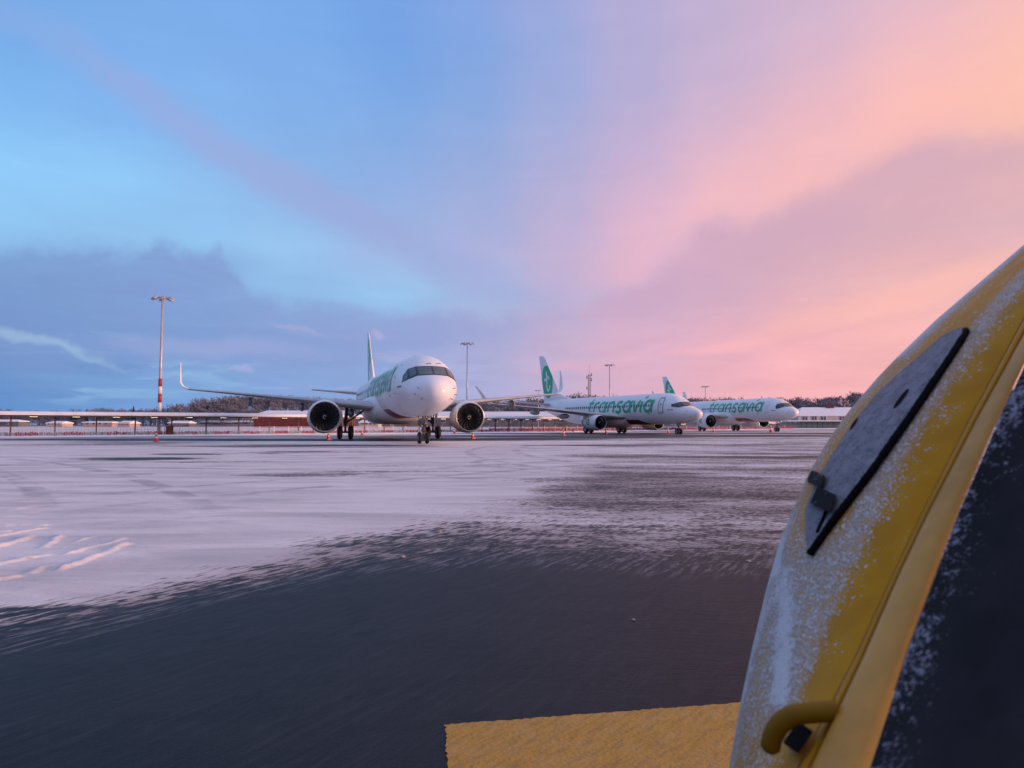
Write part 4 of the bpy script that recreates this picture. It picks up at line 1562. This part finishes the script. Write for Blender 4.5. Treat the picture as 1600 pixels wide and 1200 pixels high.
# distant houses seen under the walkway roof at the left
for (p0, p1, dd, ey, ry, mm, lb_) in ((-60, 30, 380, 658, 655.5, M_gwall, 'dark low shed seen under the walkway roof at the left edge'),
                                      (72, 98, 330, 660.5, 658, M_cream, 'small pale house with snowy roof under the walkway, beside the first lit lamp'),
                                      (128, 176, 320, 659.5, 658.2, M_pink, 'flat pale pink building seen below the walkway roof left of the banded mast'),
                                      (183, 204, 300, 660.5, 657.5, M_pink, 'pale pink gabled house just left of the banded mast below the walkway roof'),
                                      (262, 296, 360, 660.3, 657.5, M_gwall, 'grey house with low snowy roof just right of the banded mast'),
                                      (312, 392, 390, 659, 657, M_gwall, 'dark long shed below the walkway roof beside the red brick building'),
                                      (560, 592, 300, 659.5, 656, M_cream, 'pale house seen under the left wing root of the nearest jet'),
                                      (598, 611, 310, 660, 657, M_gwall, 'small dark hut seen under the fuselage of the nearest jet')):
    building(p0, p1, dd, ey, ry, 9, mm, lb_, 'house', .1, row(4, (p1 - p0) / F_PX * dd * .8, 1.6, 1.0, .9))
# terminal at the right
tb, ze, w_ = building(1246, 1460, 235, 648.5, 636.5, 15, M_cream, 'two-storey cream terminal building with snowy hipped roof at the right', 'terminal_building', .10,
                      [(-22.5 + 1.9 * 1 + i * 3.05 + j * .95, 3.25, .62, 1.25) for i in range(0, 14) for j in (0, 1) if i != 3], None)
m = MB(); m.box((0, -2.0, 2.25), (w_ + 10, 5, .16)); m.build('canopy', M_whitep, tb, smooth=False)
m = MB(); m.box((0, -2.0, 2.43), (w_ + 10.3, 5.2, .2)); m.build('canopy_snow', M_snow, tb, smooth=False)
M_gl = mat('terminal_glass', (.20, .27, .27), .15)
for i in range(-16, 15):
    if i in (-2, -1, 0): continue
    m = MB(); m.box((i * 1.75, -.9, 1.05), (1.6, .08, 1.9)); m.build('shopfront_glass', M_gl, tb, smooth=False)
m = MB(); m.box((-2.1, -.6, 1.1), (5.0, .5, 2.05)); m.build('entrance', mat('entrance_brown', (.16, .07, .06), .7), tb, smooth=False)
m = MB(); m.box((-9.5, 7.0, ze + 2.9), (1.2, 1.0, 1.6)); m.box((-8, 7.0, ze + 2.8), (.8, .8, 1.3)); m.build('chimney', M_brick, tb, smooth=False)

# ------------------------------------------------------------------ trees and wooded hills


def bark(name, c1, c2):
    return mat(name, c1, .9, col2=c2, vscale=.25)


M_tree = bark('bare_twigs', (.14, .145, .175), (.22, .22, .26))
M_tree2 = bark('frosty_twigs', (.26, .22, .235), (.17, .14, .145))
M_con = bark('conifer_needles', (.035, .048, .045), (.06, .075, .07))
M_hill = mat('hill_floor', (.17, .15, .165), .95, col2=(.26, .24, .26), vscale=.05)


def bare_tree_arrays(seed, H=1.0, ntw=230):
    r = random.Random(seed)
    V = []; Fc = []
    def tri(a, b, c):
        k = len(V); V.extend([a, b, c]); Fc.append((k, k + 1, k + 2))
    # trunk and limbs as thin 3-sided tapers
    def limb(p, q, r0, r1):
        d = (q - p).normalized(); s = d.cross(Vector((.3, .8, .1))).normalized(); u = d.cross(s)
        ring0 = [p + (s * cos(a) + u * sin(a)) * r0 for a in (0, 2.1, 4.2)]
        ring1 = [q + (s * cos(a) + u * sin(a)) * r1 for a in (0, 2.1, 4.2)]
        k = len(V); V.extend(ring0 + ring1)
        for i in range(3):
            j = (i + 1) % 3
            Fc.append((k + i, k + j, k + 3 + j)); Fc.append((k + i, k + 3 + j, k + 3 + i))
    top = Vector((r.uniform(-.04, .04), r.uniform(-.04, .04), .8))
    limb(Vector((0, 0, -.05)), Vector((0, 0, .35)), .022, .016); limb(Vector((0, 0, .35)), top, .016, .004)
    cw = r.uniform(.26, .36)
    tips = []
    for i in range(13):
        z0 = r.uniform(.25, .65); an = r.uniform(0, 2 * pi)
        tip = Vector((cw * r.uniform(.5, 1) * cos(an), cw * r.uniform(.5, 1) * sin(an), z0 + r.uniform(.12, .34)))
        limb(Vector((0, 0, z0)), tip, .009, .003); tips.append((Vector((0, 0, z0)), tip))
    for i in range(ntw):
        a, b = tips[r.randrange(len(tips))]
        t = r.uniform(.35, 1.05)
        p = a + (b - a) * t + Vector((r.gauss(0, .05), r.gauss(0, .05), r.gauss(0, .05)))
        L = r.uniform(.05, .12)
        d = Vector((r.gauss(0, .6), r.gauss(0, .6), r.uniform(.2, 1.1))).normalized()
        s = d.cross(Vector((r.gauss(0, 1), r.gauss(0, 1), r.gauss(0, 1)))).normalized() * L * .16
        tri(p - s, p + s, p + d * L)
    return np.array([tuple(v) for v in V]), np.array(Fc, dtype=np.int64)


PROT = [bare_tree_arrays(100 + i) for i in range(7)]


def conifer_arrays(seed):
    r = random.Random(seed); V = []; Fc = []
    for i in range(26):
        z = .08 + .9 * i / 26
        w = .20 * (1 - z) + .015
        for k in range(11):
            an = 2 * pi * k / 11 + r.uniform(-.3, .3); ww = w * r.uniform(.6, 1.25)
            c = Vector((cos(an) * ww, sin(an) * ww, z - .05 * r.uniform(.3, 1.4)))
            b = Vector((0, 0, z + .02)); s = Vector((-sin(an), cos(an), 0)) * ww * .42
            k0 = len(V); V.extend([b + s * .4, b - s * .4, c]); Fc.append((k0, k0 + 1, k0 + 2))
            k0 = len(V); V.extend([b + (c - b) * .4 + s * .6, b + (c - b) * .4 - s * .6, c + Vector((0, 0, -.02))]); Fc.append((k0, k0 + 1, k0 + 2))
    return np.array([tuple(v) for v in V]), np.array(Fc, dtype=np.int64)


CONP = [conifer_arrays(i) for i in range(4)]


def np_mesh(name, Vs, Fs, m, parent=None):
    me = bpy.data.meshes.new(name)
    V = np.concatenate(Vs); 
    me.vertices.add(len(V)); me.vertices.foreach_set('co', V.astype(np.float32).ravel())
    off = 0; FF = []
    for v, f in zip(Vs, Fs):
        FF.append(f + off); off += len(v)
    Fq = np.concatenate(FF)
    me.loops.add(Fq.size); me.loops.foreach_set('vertex_index', Fq.ravel().astype(np.int32))
    me.polygons.add(len(Fq)); me.polygons.foreach_set('loop_start', np.arange(0, Fq.size, 3, dtype=np.int32))
    me.update(calc_edges=True)
    me.materials.append(m)
    o = bpy.data.objects.new(name, me); COL.objects.link(o)
    if parent: o.parent = parent
    return o


def wood(pts, d, depth, th, m, label, dens=1.0, conif=0.0, seed=1, hillname='hill'):
    """pts: (px, ytop) crest profile of the tree tops at distance d"""
    r = random.Random(seed)
    pxs_ = [p[0] for p in pts]; ys_ = [p[1] for p in pts]
    def top(x):
        px = 800 + x / d * F_PX
        return CZ + (663 - np.interp(px, pxs_, ys_)) * d / F_PX
    x0, x1 = (pxs_[0] - 800) / F_PX * d, (pxs_[-1] - 800) / F_PX * d
    # hill terrain
    nx = max(8, int((x1 - x0) / 8)); ny = 10
    vs = []; fs = []
    for j in range(ny + 1):
        for i in range(nx + 1):
            x = x0 + (x1 - x0) * i / nx
            v = j / ny
            h = max(top(x) - th * .9, 0)
            fall = min(1, 6 * i / nx, 6 * (nx - i) / nx) if hillname == 'hill' else 1
            vs.append((x, d - depth * (1 - v), -0.3 + h * sin(pi / 2 * v) * fall))
    for j in range(ny):
        for i in range(nx):
            k = j * (nx + 1) + i
            fs.append((k, k + 1, k + nx + 2, k + nx + 1))
    struct(mesh('hill', vs, fs, M_hill))
    Vs = []; Fs = []
    N = int((x1 - x0) * dens)
    for i in range(N):
        x = r.uniform(x0, x1); v = r.random() ** .7
        h = max(top(x) - th * .9, 0)
        z = h * sin(pi / 2 * v)
        H_ = th * r.uniform(.65, 1.08)
        if z + H_ > top(x) * 1.04 and top(x) > 0: H_ = max(top(x) - z, th * .35) * r.uniform(.85, 1.05)
        pv_, pf = (PROT if r.random() > conif else CONP)[r.randrange(4)]
        a = r.uniform(0, 2 * pi)
        w_ = r.uniform(.9, 1.5) * H_
        R = np.array([[cos(a) * w_, -sin(a) * w_, 0], [sin(a) * w_, cos(a) * w_, 0], [0, 0, H_]])
        Vs.append(pv_ @ R.T + np.array([x, d - depth * (1 - v), z - .3])); Fs.append(pf)
    o = np_mesh('woodland', Vs, Fs, m)
    o['kind'] = 'stuff'; o['label'] = label; o['category'] = 'woodland'
    return o


wood([(-80, 636), (0, 636), (35, 637), (48, 644), (80, 644), (110, 642), (150, 641), (170, 637), (190, 640), (230, 637), (250, 640), (345, 636)], 560, 60, 14, M_tree, 'low line of bare brown trees on the horizon left of the nearest jet', 1.3, seed=2)
wood([(-90, 656), (60, 654), (345, 655), (600, 654), (900, 654)], 470, 30, 4.2, M_tree, 'low hedge of dark brown scrub across the far airfield, under the walkway roof', 1.6, seed=9)
wood([(318, 640), (335, 630), (350, 623), (370, 618), (400, 617), (440, 619), (480, 617), (530, 622), (600, 626), (690, 628)], 470, 90, 11, M_tree, 'wooded hill of bare brown trees behind the left wing of the nearest jet', 2.6, seed=3)
wood([(690, 630), (740, 629), (765, 625), (800, 627), (830, 622), (845, 622), (870, 618), (900, 615), (930, 619), (960, 620), (1010, 621), (1060, 620), (1110, 619), (1160, 624), (1200, 622)], 430, 80, 11, M_tree, 'wood of bare brown trees behind the middle jet', 2.4, seed=4)
wood([(1195, 628), (1212, 622), (1225, 619), (1240, 624), (1258, 621), (1280, 619), (1296, 615), (1310, 612.5), (1330, 614), (1348, 613.5), (1375, 617), (1450, 610), (1560, 606), (1700, 612)], 400, 90, 9, M_tree, 'wooded hill of bare brown trees above the terminal building', 3.0, seed=5)
# separate trees
k = 0
con_labels = ['tallest dark conifer left of the banded mast, alone on the skyline', 'small dark conifer at far left of the skyline', 'small pointed conifer right of the far left one on the skyline',
              'dark conifer just right of the banded mast', 'dark conifer second right of the banded mast', 'dark conifer third right of the banded mast', 'broad dark conifer near the left foot of the wooded hill',
              'tallest dark conifer right of the banded mast', 'last dark conifer before the wooded hill begins']
for n, (px, yt) in enumerate([(209, 633), (115, 638.5), (136, 638.5), (262, 636), (272, 634.5), (283, 634), (299, 632.5), (310, 631), (320, 636)]):
    d = 500; H = CZ + (663 - yt) * d / F_PX
    t = thing('conifer', con_labels[n], 'tree', ((px - 800) / F_PX * d, d, 0), rnd.uniform(0, 6), 'dark conifers on the left skyline')
    pv_, pf = CONP[n % 4]
    np_mesh('crown', [pv_ * np.array([H * 1.2, H * 1.2, H])], [pf], M_con, t)
    m = MB(); m.tube([(0, 0, -.2), (0, 0, H * .9)], [.25, .05], 6); m.build('trunk', M_tree, t)
for n, (px, yt, lb_) in enumerate([(225, 640, 'pale frosty tree left of the banded mast above the walkway roof'), (236, 638, 'pale frosty bushy tree touching the banded mast'), (295, 638, 'pale frosty round tree between the dark conifers and the hill'),
                                   (350, 640, 'pale frosty tree at the left foot of the wooded hill'), (366, 641, 'pale frosty low tree above the walkway roof, beside the hill foot')]):
    d = 420; H = CZ + (663 - yt) * d / F_PX
    t = thing('bare_tree', lb_, 'tree', ((px - 800) / F_PX * d, d, 0), rnd.uniform(0, 6), 'frosty trees beyond the walkway')
    V_, F_ = bare_tree_arrays(300 + n, ntw=700)
    np_mesh('crown', [V_ * np.array([H * 1.3, H * 1.3, H])], [F_], M_tree2, t)
    m = MB(); m.tube([(0, 0, -.2), (0, 0, H * .5)], [.3, .15], 6); m.build('trunk', M_tree, t)

# ------------------------------------------------------------------ ice lumps on the apron
M_ice = mat('ice_lump', (.30, .24, .22), .6, bump=.5, bscale=30)
for (px, py, s, lb_) in ((686, 832, .032, 'palest lump of dirty ice at the edge of the cleared asphalt'), (628, 871, .026, 'small tan ice lump on the dark asphalt left of centre'), (990, 970, .012, 'tiny pale ice chip alone on the dark asphalt'),
                         (1168, 878, .022, 'flat white ice crumb near the yellow vehicle')):
    g = G(px, py); bm = bmesh.new(); bmesh.ops.create_icosphere(bm, subdivisions=3, radius=s)
    for v in bm.verts:
        v.co *= 1 + .25 * sin(v.co.x * 70 + px) * cos(v.co.y * 60); v.co.z = max(v.co.z * .55, -.01)
    me = bpy.data.meshes.new('ice_lump'); bm.to_mesh(me); bm.free(); me.materials.append(M_ice)
    for p_ in me.polygons: p_.use_smooth = True
    o = bpy.data.objects.new('ice_lump', me); COL.objects.link(o); o.location = (g.x, g.y, .008)
    tag(o, lb_, 'ice lump')

# ------------------------------------------------------------------ yellow vehicle close at the right


def snowy(name, c1, c2, snow_scale, lo, hi, attr='snow', rough=.35, snowc=(.72, .73, .78), coat=.3, gran=1.0, dusty=0.0, grains=0.0):
    m = bpy.data.materials.new(name); m.use_nodes = True
    t = NT(m.node_tree); b = t.n['Principled BSDF']
    geo = t.new('ShaderNodeNewGeometry'); pos = geo.outputs['Position']
    at = t.new('ShaderNodeAttribute'); at.attribute_name = attr
    n1 = t.noise(pos, snow_scale, 5, .65); n2 = t.noise(pos, snow_scale * 3.0, 3, .6); n0 = t.noise(pos, snow_scale * .16, 4, .55)
    nn = t.m('ADD', t.m('MULTIPLY', n1, .9), t.m('ADD', t.m('MULTIPLY', n2, .8 * gran), t.m('MULTIPLY', n0, .7)))
    f = t.m('ADD', at.outputs['Fac'], t.m('SUBTRACT', nn, 1.20))
    f = t.ss(f, lo, hi)
    col = t.mix(t.ss(n0, .3, .7), c1, c2)
    if dusty:
        dust = t.m('MULTIPLY', t.ss(t.m('ADD', at.outputs['Fac'], t.m('MULTIPLY', t.m('SUBTRACT', n1, .5), .9)), .15, .75), dusty)
        col = t.mix(dust, col, snowc)
    if grains:
        dens = t.m('MULTIPLY', t.m('ADD', at.outputs['Fac'], t.m('MULTIPLY', t.m('SUBTRACT', n0, .5), .55)), 1.15)
        for sc_, kk in ((grains, 1.0), (grains * 1.9, .9), (grains * .6, .42)):
            v = t.new('ShaderNodeTexVoronoi'); v.inputs['Scale'].default_value = sc_
            t.l.new(pos, v.inputs['Vector'])
            r_, _, _ = t.xyz(v.outputs['Color'])
            g_ = t.m('MULTIPLY', t.m('LESS_THAN', r_, t.m('MULTIPLY', dens, kk)), t.ss(v.outputs['Distance'], .62, .34))
            f = t.m('MAXIMUM', f, t.m('MULTIPLY', g_, .9))
    t.l.new(t.mix(f, col, snowc), b.inputs['Base Color'])
    t.l.new(t.ss(f, 0, 1, rough, .8), b.inputs['Roughness'])
    b.inputs['Coat Weight'].default_value = coat
    b.inputs['Specular IOR Level'].default_value = .12
    bn = t.new('ShaderNodeBump'); bn.inputs['Strength'].default_value = .8; bn.inputs['Distance'].default_value = .006
    t.l.new(t.m('MULTIPLY', f, t.m('ADD', n1, n2)), bn.inputs['Height']); t.l.new(bn.outputs[0], b.inputs['Normal'])
    return m


Lp = ([250, 320, 382, 440, 500, 558, 590, 640, 680, 740, 800, 850, 915, 1000, 1098, 1200, 1340, 1500], [1780, 1680, 1600, 1532, 1462, 1402, 1371, 1328, 1299, 1263, 1238, 1217, 1199, 1178, 1157, 1139, 1115, 1090])
Yp = ([250, 382, 495, 656, 807, 900, 1027, 1200, 1340, 1500], [1790, 1672, 1600, 1513, 1437, 1393, 1347 - 12, 1243 + 2, 1165, 1092])
Fp = ([250, 382, 495, 656, 807, 900, 1027, 1200, 1340, 1500], [1800, 1690, 1616, 1527, 1449, 1405, 1350, 1268, 1205, 1140])
Pp = ([250, 400, 569, 674, 800, 1007, 1200, 1340, 1500], [1800, 1705, 1600, 1551, 1497, 1420, 1357, 1312, 1262])


def Lx(py): return float(np.interp(py, *Lp))
def Yx(py): return float(np.interp(py, *Yp))
def Fx(py): return float(np.interp(py, *Fp))
def Px(py): return float(np.interp(py, *Pp))


def dL(py): return 1.02 + .55 * (1200 - py) / 800
def dY(py): return dL(py) * .70


def body_depth(px, py):
    l, y = Lx(py), Yx(py)
    u = min(max((px - l) / max(y - l, 1), 0), 1)
    b = sqrt(max(0, 1 - (1 - u) ** 2))
    return dL(py) + (dY(py) - dL(py)) * (b * .72 + u * .28)


veh = thing('airport_vehicle', 'snow-dusted yellow vehicle body leaning into view close at the right edge', 'vehicle', (0.9, 1.0, 0))
vo = Vector(veh.location)
PYS = np.linspace(260, 1490, 150)


def sheet(name, rows, m, parent, snowv=None, thick=None):
    n = len(rows[0]); vs = []; fs = []
    for r_ in rows: vs += [p - vo for p in r_]
    for i in range(len(rows) - 1):
        for k in range(n - 1):
            a_ = i * n + k
            fs.append((a_, a_ + 1, a_ + n + 1, a_ + n))
    o = mesh(name, vs, fs, m, parent)
    if snowv is not None:
        at = o.data.attributes.new('snow', 'FLOAT', 'POINT')
        at.data.foreach_set('value', np.array([v for r_ in snowv for v in r_], dtype=np.float32))
    return o


M_vy = snowy('snowy_yellow', (.44, .195, .0), (.52, .235, .0), 120, .58, .76, coat=0.0, rough=.5, snowc=(.78, .74, .74), dusty=.28, grains=250)
rows = []; sv_ = []
for py in PYS:
    l, y = Lx(py), Yx(py); r_ = []; s_ = []
    # far flank that turns away behind the silhouette
    for q_ in range(6, 0, -1):
        r_.append(P(l + 6 * q_ + q_ * q_ * 2.5, py, dL(py) + .05 * q_ + .02 * q_ * q_)); s_.append(.3)
    for k in range(41):
        u = (k / 40) ** 1.3
        px = l + (y - l) * u
        r_.append(P(px, py, body_depth(px, py)))
        # where snow sticks: wide middle band, and a stripe along the silhouette
        edge = exp(-((px - l) / 9) ** 2) * .28
        w = y - l
        if py > 880:
            c = np.interp(u, [0, .12, .45, .58, .70, 1], [.50, .52, .58, .50, .06, -.1])
            c *= np.interp(py, [880, 1080, 1160, 1260], [1.0, .95, .62, .45])
            c += .45 * exp(-((px - (1225 - (py - 880) * .02)) / 15) ** 2) * np.interp(py, [840, 900, 1090, 1130], [0, .6, .9, 0])
        else:
            c = np.interp(u, [0, .42, .50, .62, .74, 1], [.14, .16, .62, .50, .06, -.1]) if py > 560 else np.interp(u, [0, .08, .16, .40, .5, .62, .78, 1], [.6, .5, .06, .06, .5, .52, .06, -.1])
            if 800 < py <= 880: c = c * (880 - py) / 80 + np.interp(u, [0, .12, .45, .62, .74, 1], [.50, .55, .62, .50, .12, .0]) * (py - 800) / 80
        if 585 < py < 625 or 790 < py < 900: edge *= 2.0
        s_.append(float(min(1, c + edge)))
    rows.append(r_); sv_.append(s_)
sheet('body_shell', rows, M_vy, veh, sv_)

# frosted grey panel set in the shell
LPp = ([512, 522, 588, 612, 655, 710, 748, 795, 830, 865], [1500, 1474, 1398, 1372, 1337, 1300, 1277, 1258, 1259, 1261])
RPp = ([512, 520, 560, 650, 735, 810, 865], [1506, 1507, 1481, 1420, 1360, 1302, 1263])
M_panel = snowy('frosted_panel', (.13, .13, .155), (.19, .19, .23), 300, .38, .62, rough=.5, snowc=(.46, .46, .53), coat=0, grains=330)
rows = []; sv_ = []
for py in np.linspace(512, 865, 80):
    l, r0 = float(np.interp(py, *LPp)), float(np.interp(py, *RPp))
    l = max(l, Lx(py) + 4)
    rows.append([P(l + (r0 - l) * k / 24, py, body_depth(l + (r0 - l) * k / 24, py) - .010) for k in range(25)])
    sv_.append([.52] * 25)
pn = sheet('side_panel', rows, M_panel, veh, sv_)
pn['label'] = 'grey frosted pointed panel with dark rubber edge'
so = pn.modifiers.new('solid', 'SOLIDIFY'); so.thickness = -.008
M_rub = snowy('snowy_rubber', (.005, .005, .006), (.008, .008, .009), 150, .70, .82, rough=.8, coat=0, grains=300)
m = MB()
pts = []; rad = []
for py in np.linspace(516, 866, 120):
    px = float(np.interp(py, *RPp)) + 2.5
    pts.append(P(px, py, body_depth(px, py) - .012) - vo); rad.append(.0050 + .0012 * rnd.random())
m.tube(pts, rad, 8); m.build('rubber_seal', mat('seal_black', (.005, .005, .006), .8, spec=.06), pn)


def patch(name, cx, cy, w_, h_, ang, m_, parent, lift=.03, th=.02, round_=False):
    """a small raised block on the panel: centre, size in px, angle"""
    c, s = cos(ang), sin(ang)
    out = []
    if round_:
        o2 = [(cos(2 * pi * k / 20) * w_ / 2, sin(2 * pi * k / 20) * h_ / 2) for k in range(20)]
    else:
        o2 = []
        for (sx_, sy_) in ((-1, -1), (1, -1), (1, 1), (-1, 1)):
            b0 = {(-1, -1): pi, (1, -1): 1.5 * pi, (1, 1): 0, (-1, 1): .5 * pi}[(sx_, sy_)]
            for k in range(5):
                an = b0 + pi / 2 * k / 4
                o2.append((sx_ * (w_ / 2 - 3) + 3 * cos(an), sy_ * (h_ / 2 - 3) + 3 * sin(an)))
    dd = body_depth(cx, cy)
    vs = []
    for lf in (lift, lift - th):
        for (x_, y_) in o2:
            X_, Y_ = cx + x_ * c - y_ * s, cy + x_ * s + y_ * c
            vs.append(P(X_, Y_, body_depth(X_, Y_) - lf) - vo)
    n = len(o2)
    fs = [tuple(range(n))] + [(k, k + n, (k + 1) % n + n, (k + 1) % n) for k in range(n)] + [tuple(range(2 * n - 1, n - 1, -1))]
    o = mesh(name, vs, fs, m_, parent, smooth=False)
    at = o.data.attributes.new('snow', 'FLOAT', 'POINT'); at.data.foreach_set('value', np.full(2 * n, .03, dtype=np.float32))
    return o


M_slot = mat('slot_black', (.004, .004, .005), .8, spec=.05)
patch('slot', 1408, 622, 6, 38, radians(38), M_slot, pn, .014, .006, True)
patch('slot', 1334, 662, 4, 22, radians(33), M_slot, pn, .014, .006, True)
patch('bracket', 1275, 748, 24, 20, radians(24), M_rub, veh, .035, .030)
patch('bracket', 1286, 780, 33, 29, radians(24), M_rub, veh, .038, .034)
m = MB(); m.tube([P(1294, 792, body_depth(1290, 795) - .020) - vo, P(1277, 832, body_depth(1275, 832) - .016) - vo], .0030, 6); m.build('wire', M_slot, veh)

# narrow bright flange, pale door edge and dark near frame
M_vy2 = mat('vehicle_yellow', (.46, .21, .0), .45, spec=.25, var=.1)
rows = []
for py in PYS:
    y, fx = Yx(py), Fx(py)
    rows.append([P(y - 3, py, dY(py) + .03), P(y + (fx - y) * .3, py, dY(py) - .015), P(y + (fx - y) * .7, py, dY(py) - .02), P(fx + 4, py, dY(py) - .012)])
sheet('door_flange', rows, M_vy2, veh)
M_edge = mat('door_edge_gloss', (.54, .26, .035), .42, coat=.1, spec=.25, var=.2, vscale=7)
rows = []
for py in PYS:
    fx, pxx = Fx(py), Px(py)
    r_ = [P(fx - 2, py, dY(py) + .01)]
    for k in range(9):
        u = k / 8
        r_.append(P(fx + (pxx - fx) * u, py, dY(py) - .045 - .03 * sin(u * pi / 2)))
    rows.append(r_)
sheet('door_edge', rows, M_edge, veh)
rows = []; sv_ = []
M_nf = snowy('snow_flecked_black', (.003, .003, .005), (.012, .010, .013), 80, .44, .62, rough=.6, coat=.0, snowc=(.30, .31, .38), grains=0)
for py in PYS:
    pxx = Px(py)
    r_ = []; s_ = []
    for k in range(30):
        u = k / 29
        px = pxx + 2 + u * 620
        r_.append(P(px, py, dY(py) * (.86 - .40 * u ** 1.2) - .03 * sin(min(1, u * 5) * pi / 2)))
        s_.append(float(.34 * exp(-(u * 620 / 70) ** 2) + .16 * exp(-(u * 620 / 200) ** 2)))
    rows.append(r_); sv_.append(s_)
sheet('window_frame', rows, M_nf, veh, sv_)

# hooked yellow grab handle low on the shell, with the dark recess behind it
def bd(px, py, lf): return P(px, py, body_depth(px, py) - lf) - vo
m = MB()
hp = [(1203, 1172), (1207, 1152), (1218, 1132), (1238, 1118), (1262, 1114), (1290, 1112), (1310, 1110)]
hp = smooth_line(hp, 6)
m.tube([P(x_, y_, body_depth(1225, 1150) - .05 - .02 * i / len(hp)) - vo for i, (x_, y_) in enumerate(hp)], [.007] + [.0102] * (len(hp) - 2) + [.0102], 14)
m.build('grab_handle', mat('handle_yellow', (.27, .13, .0), .5, spec=.2, var=.2), veh)
rc = patch('recess', 1247, 1152, 30, 42, radians(35), M_slot, veh, .026, .006)
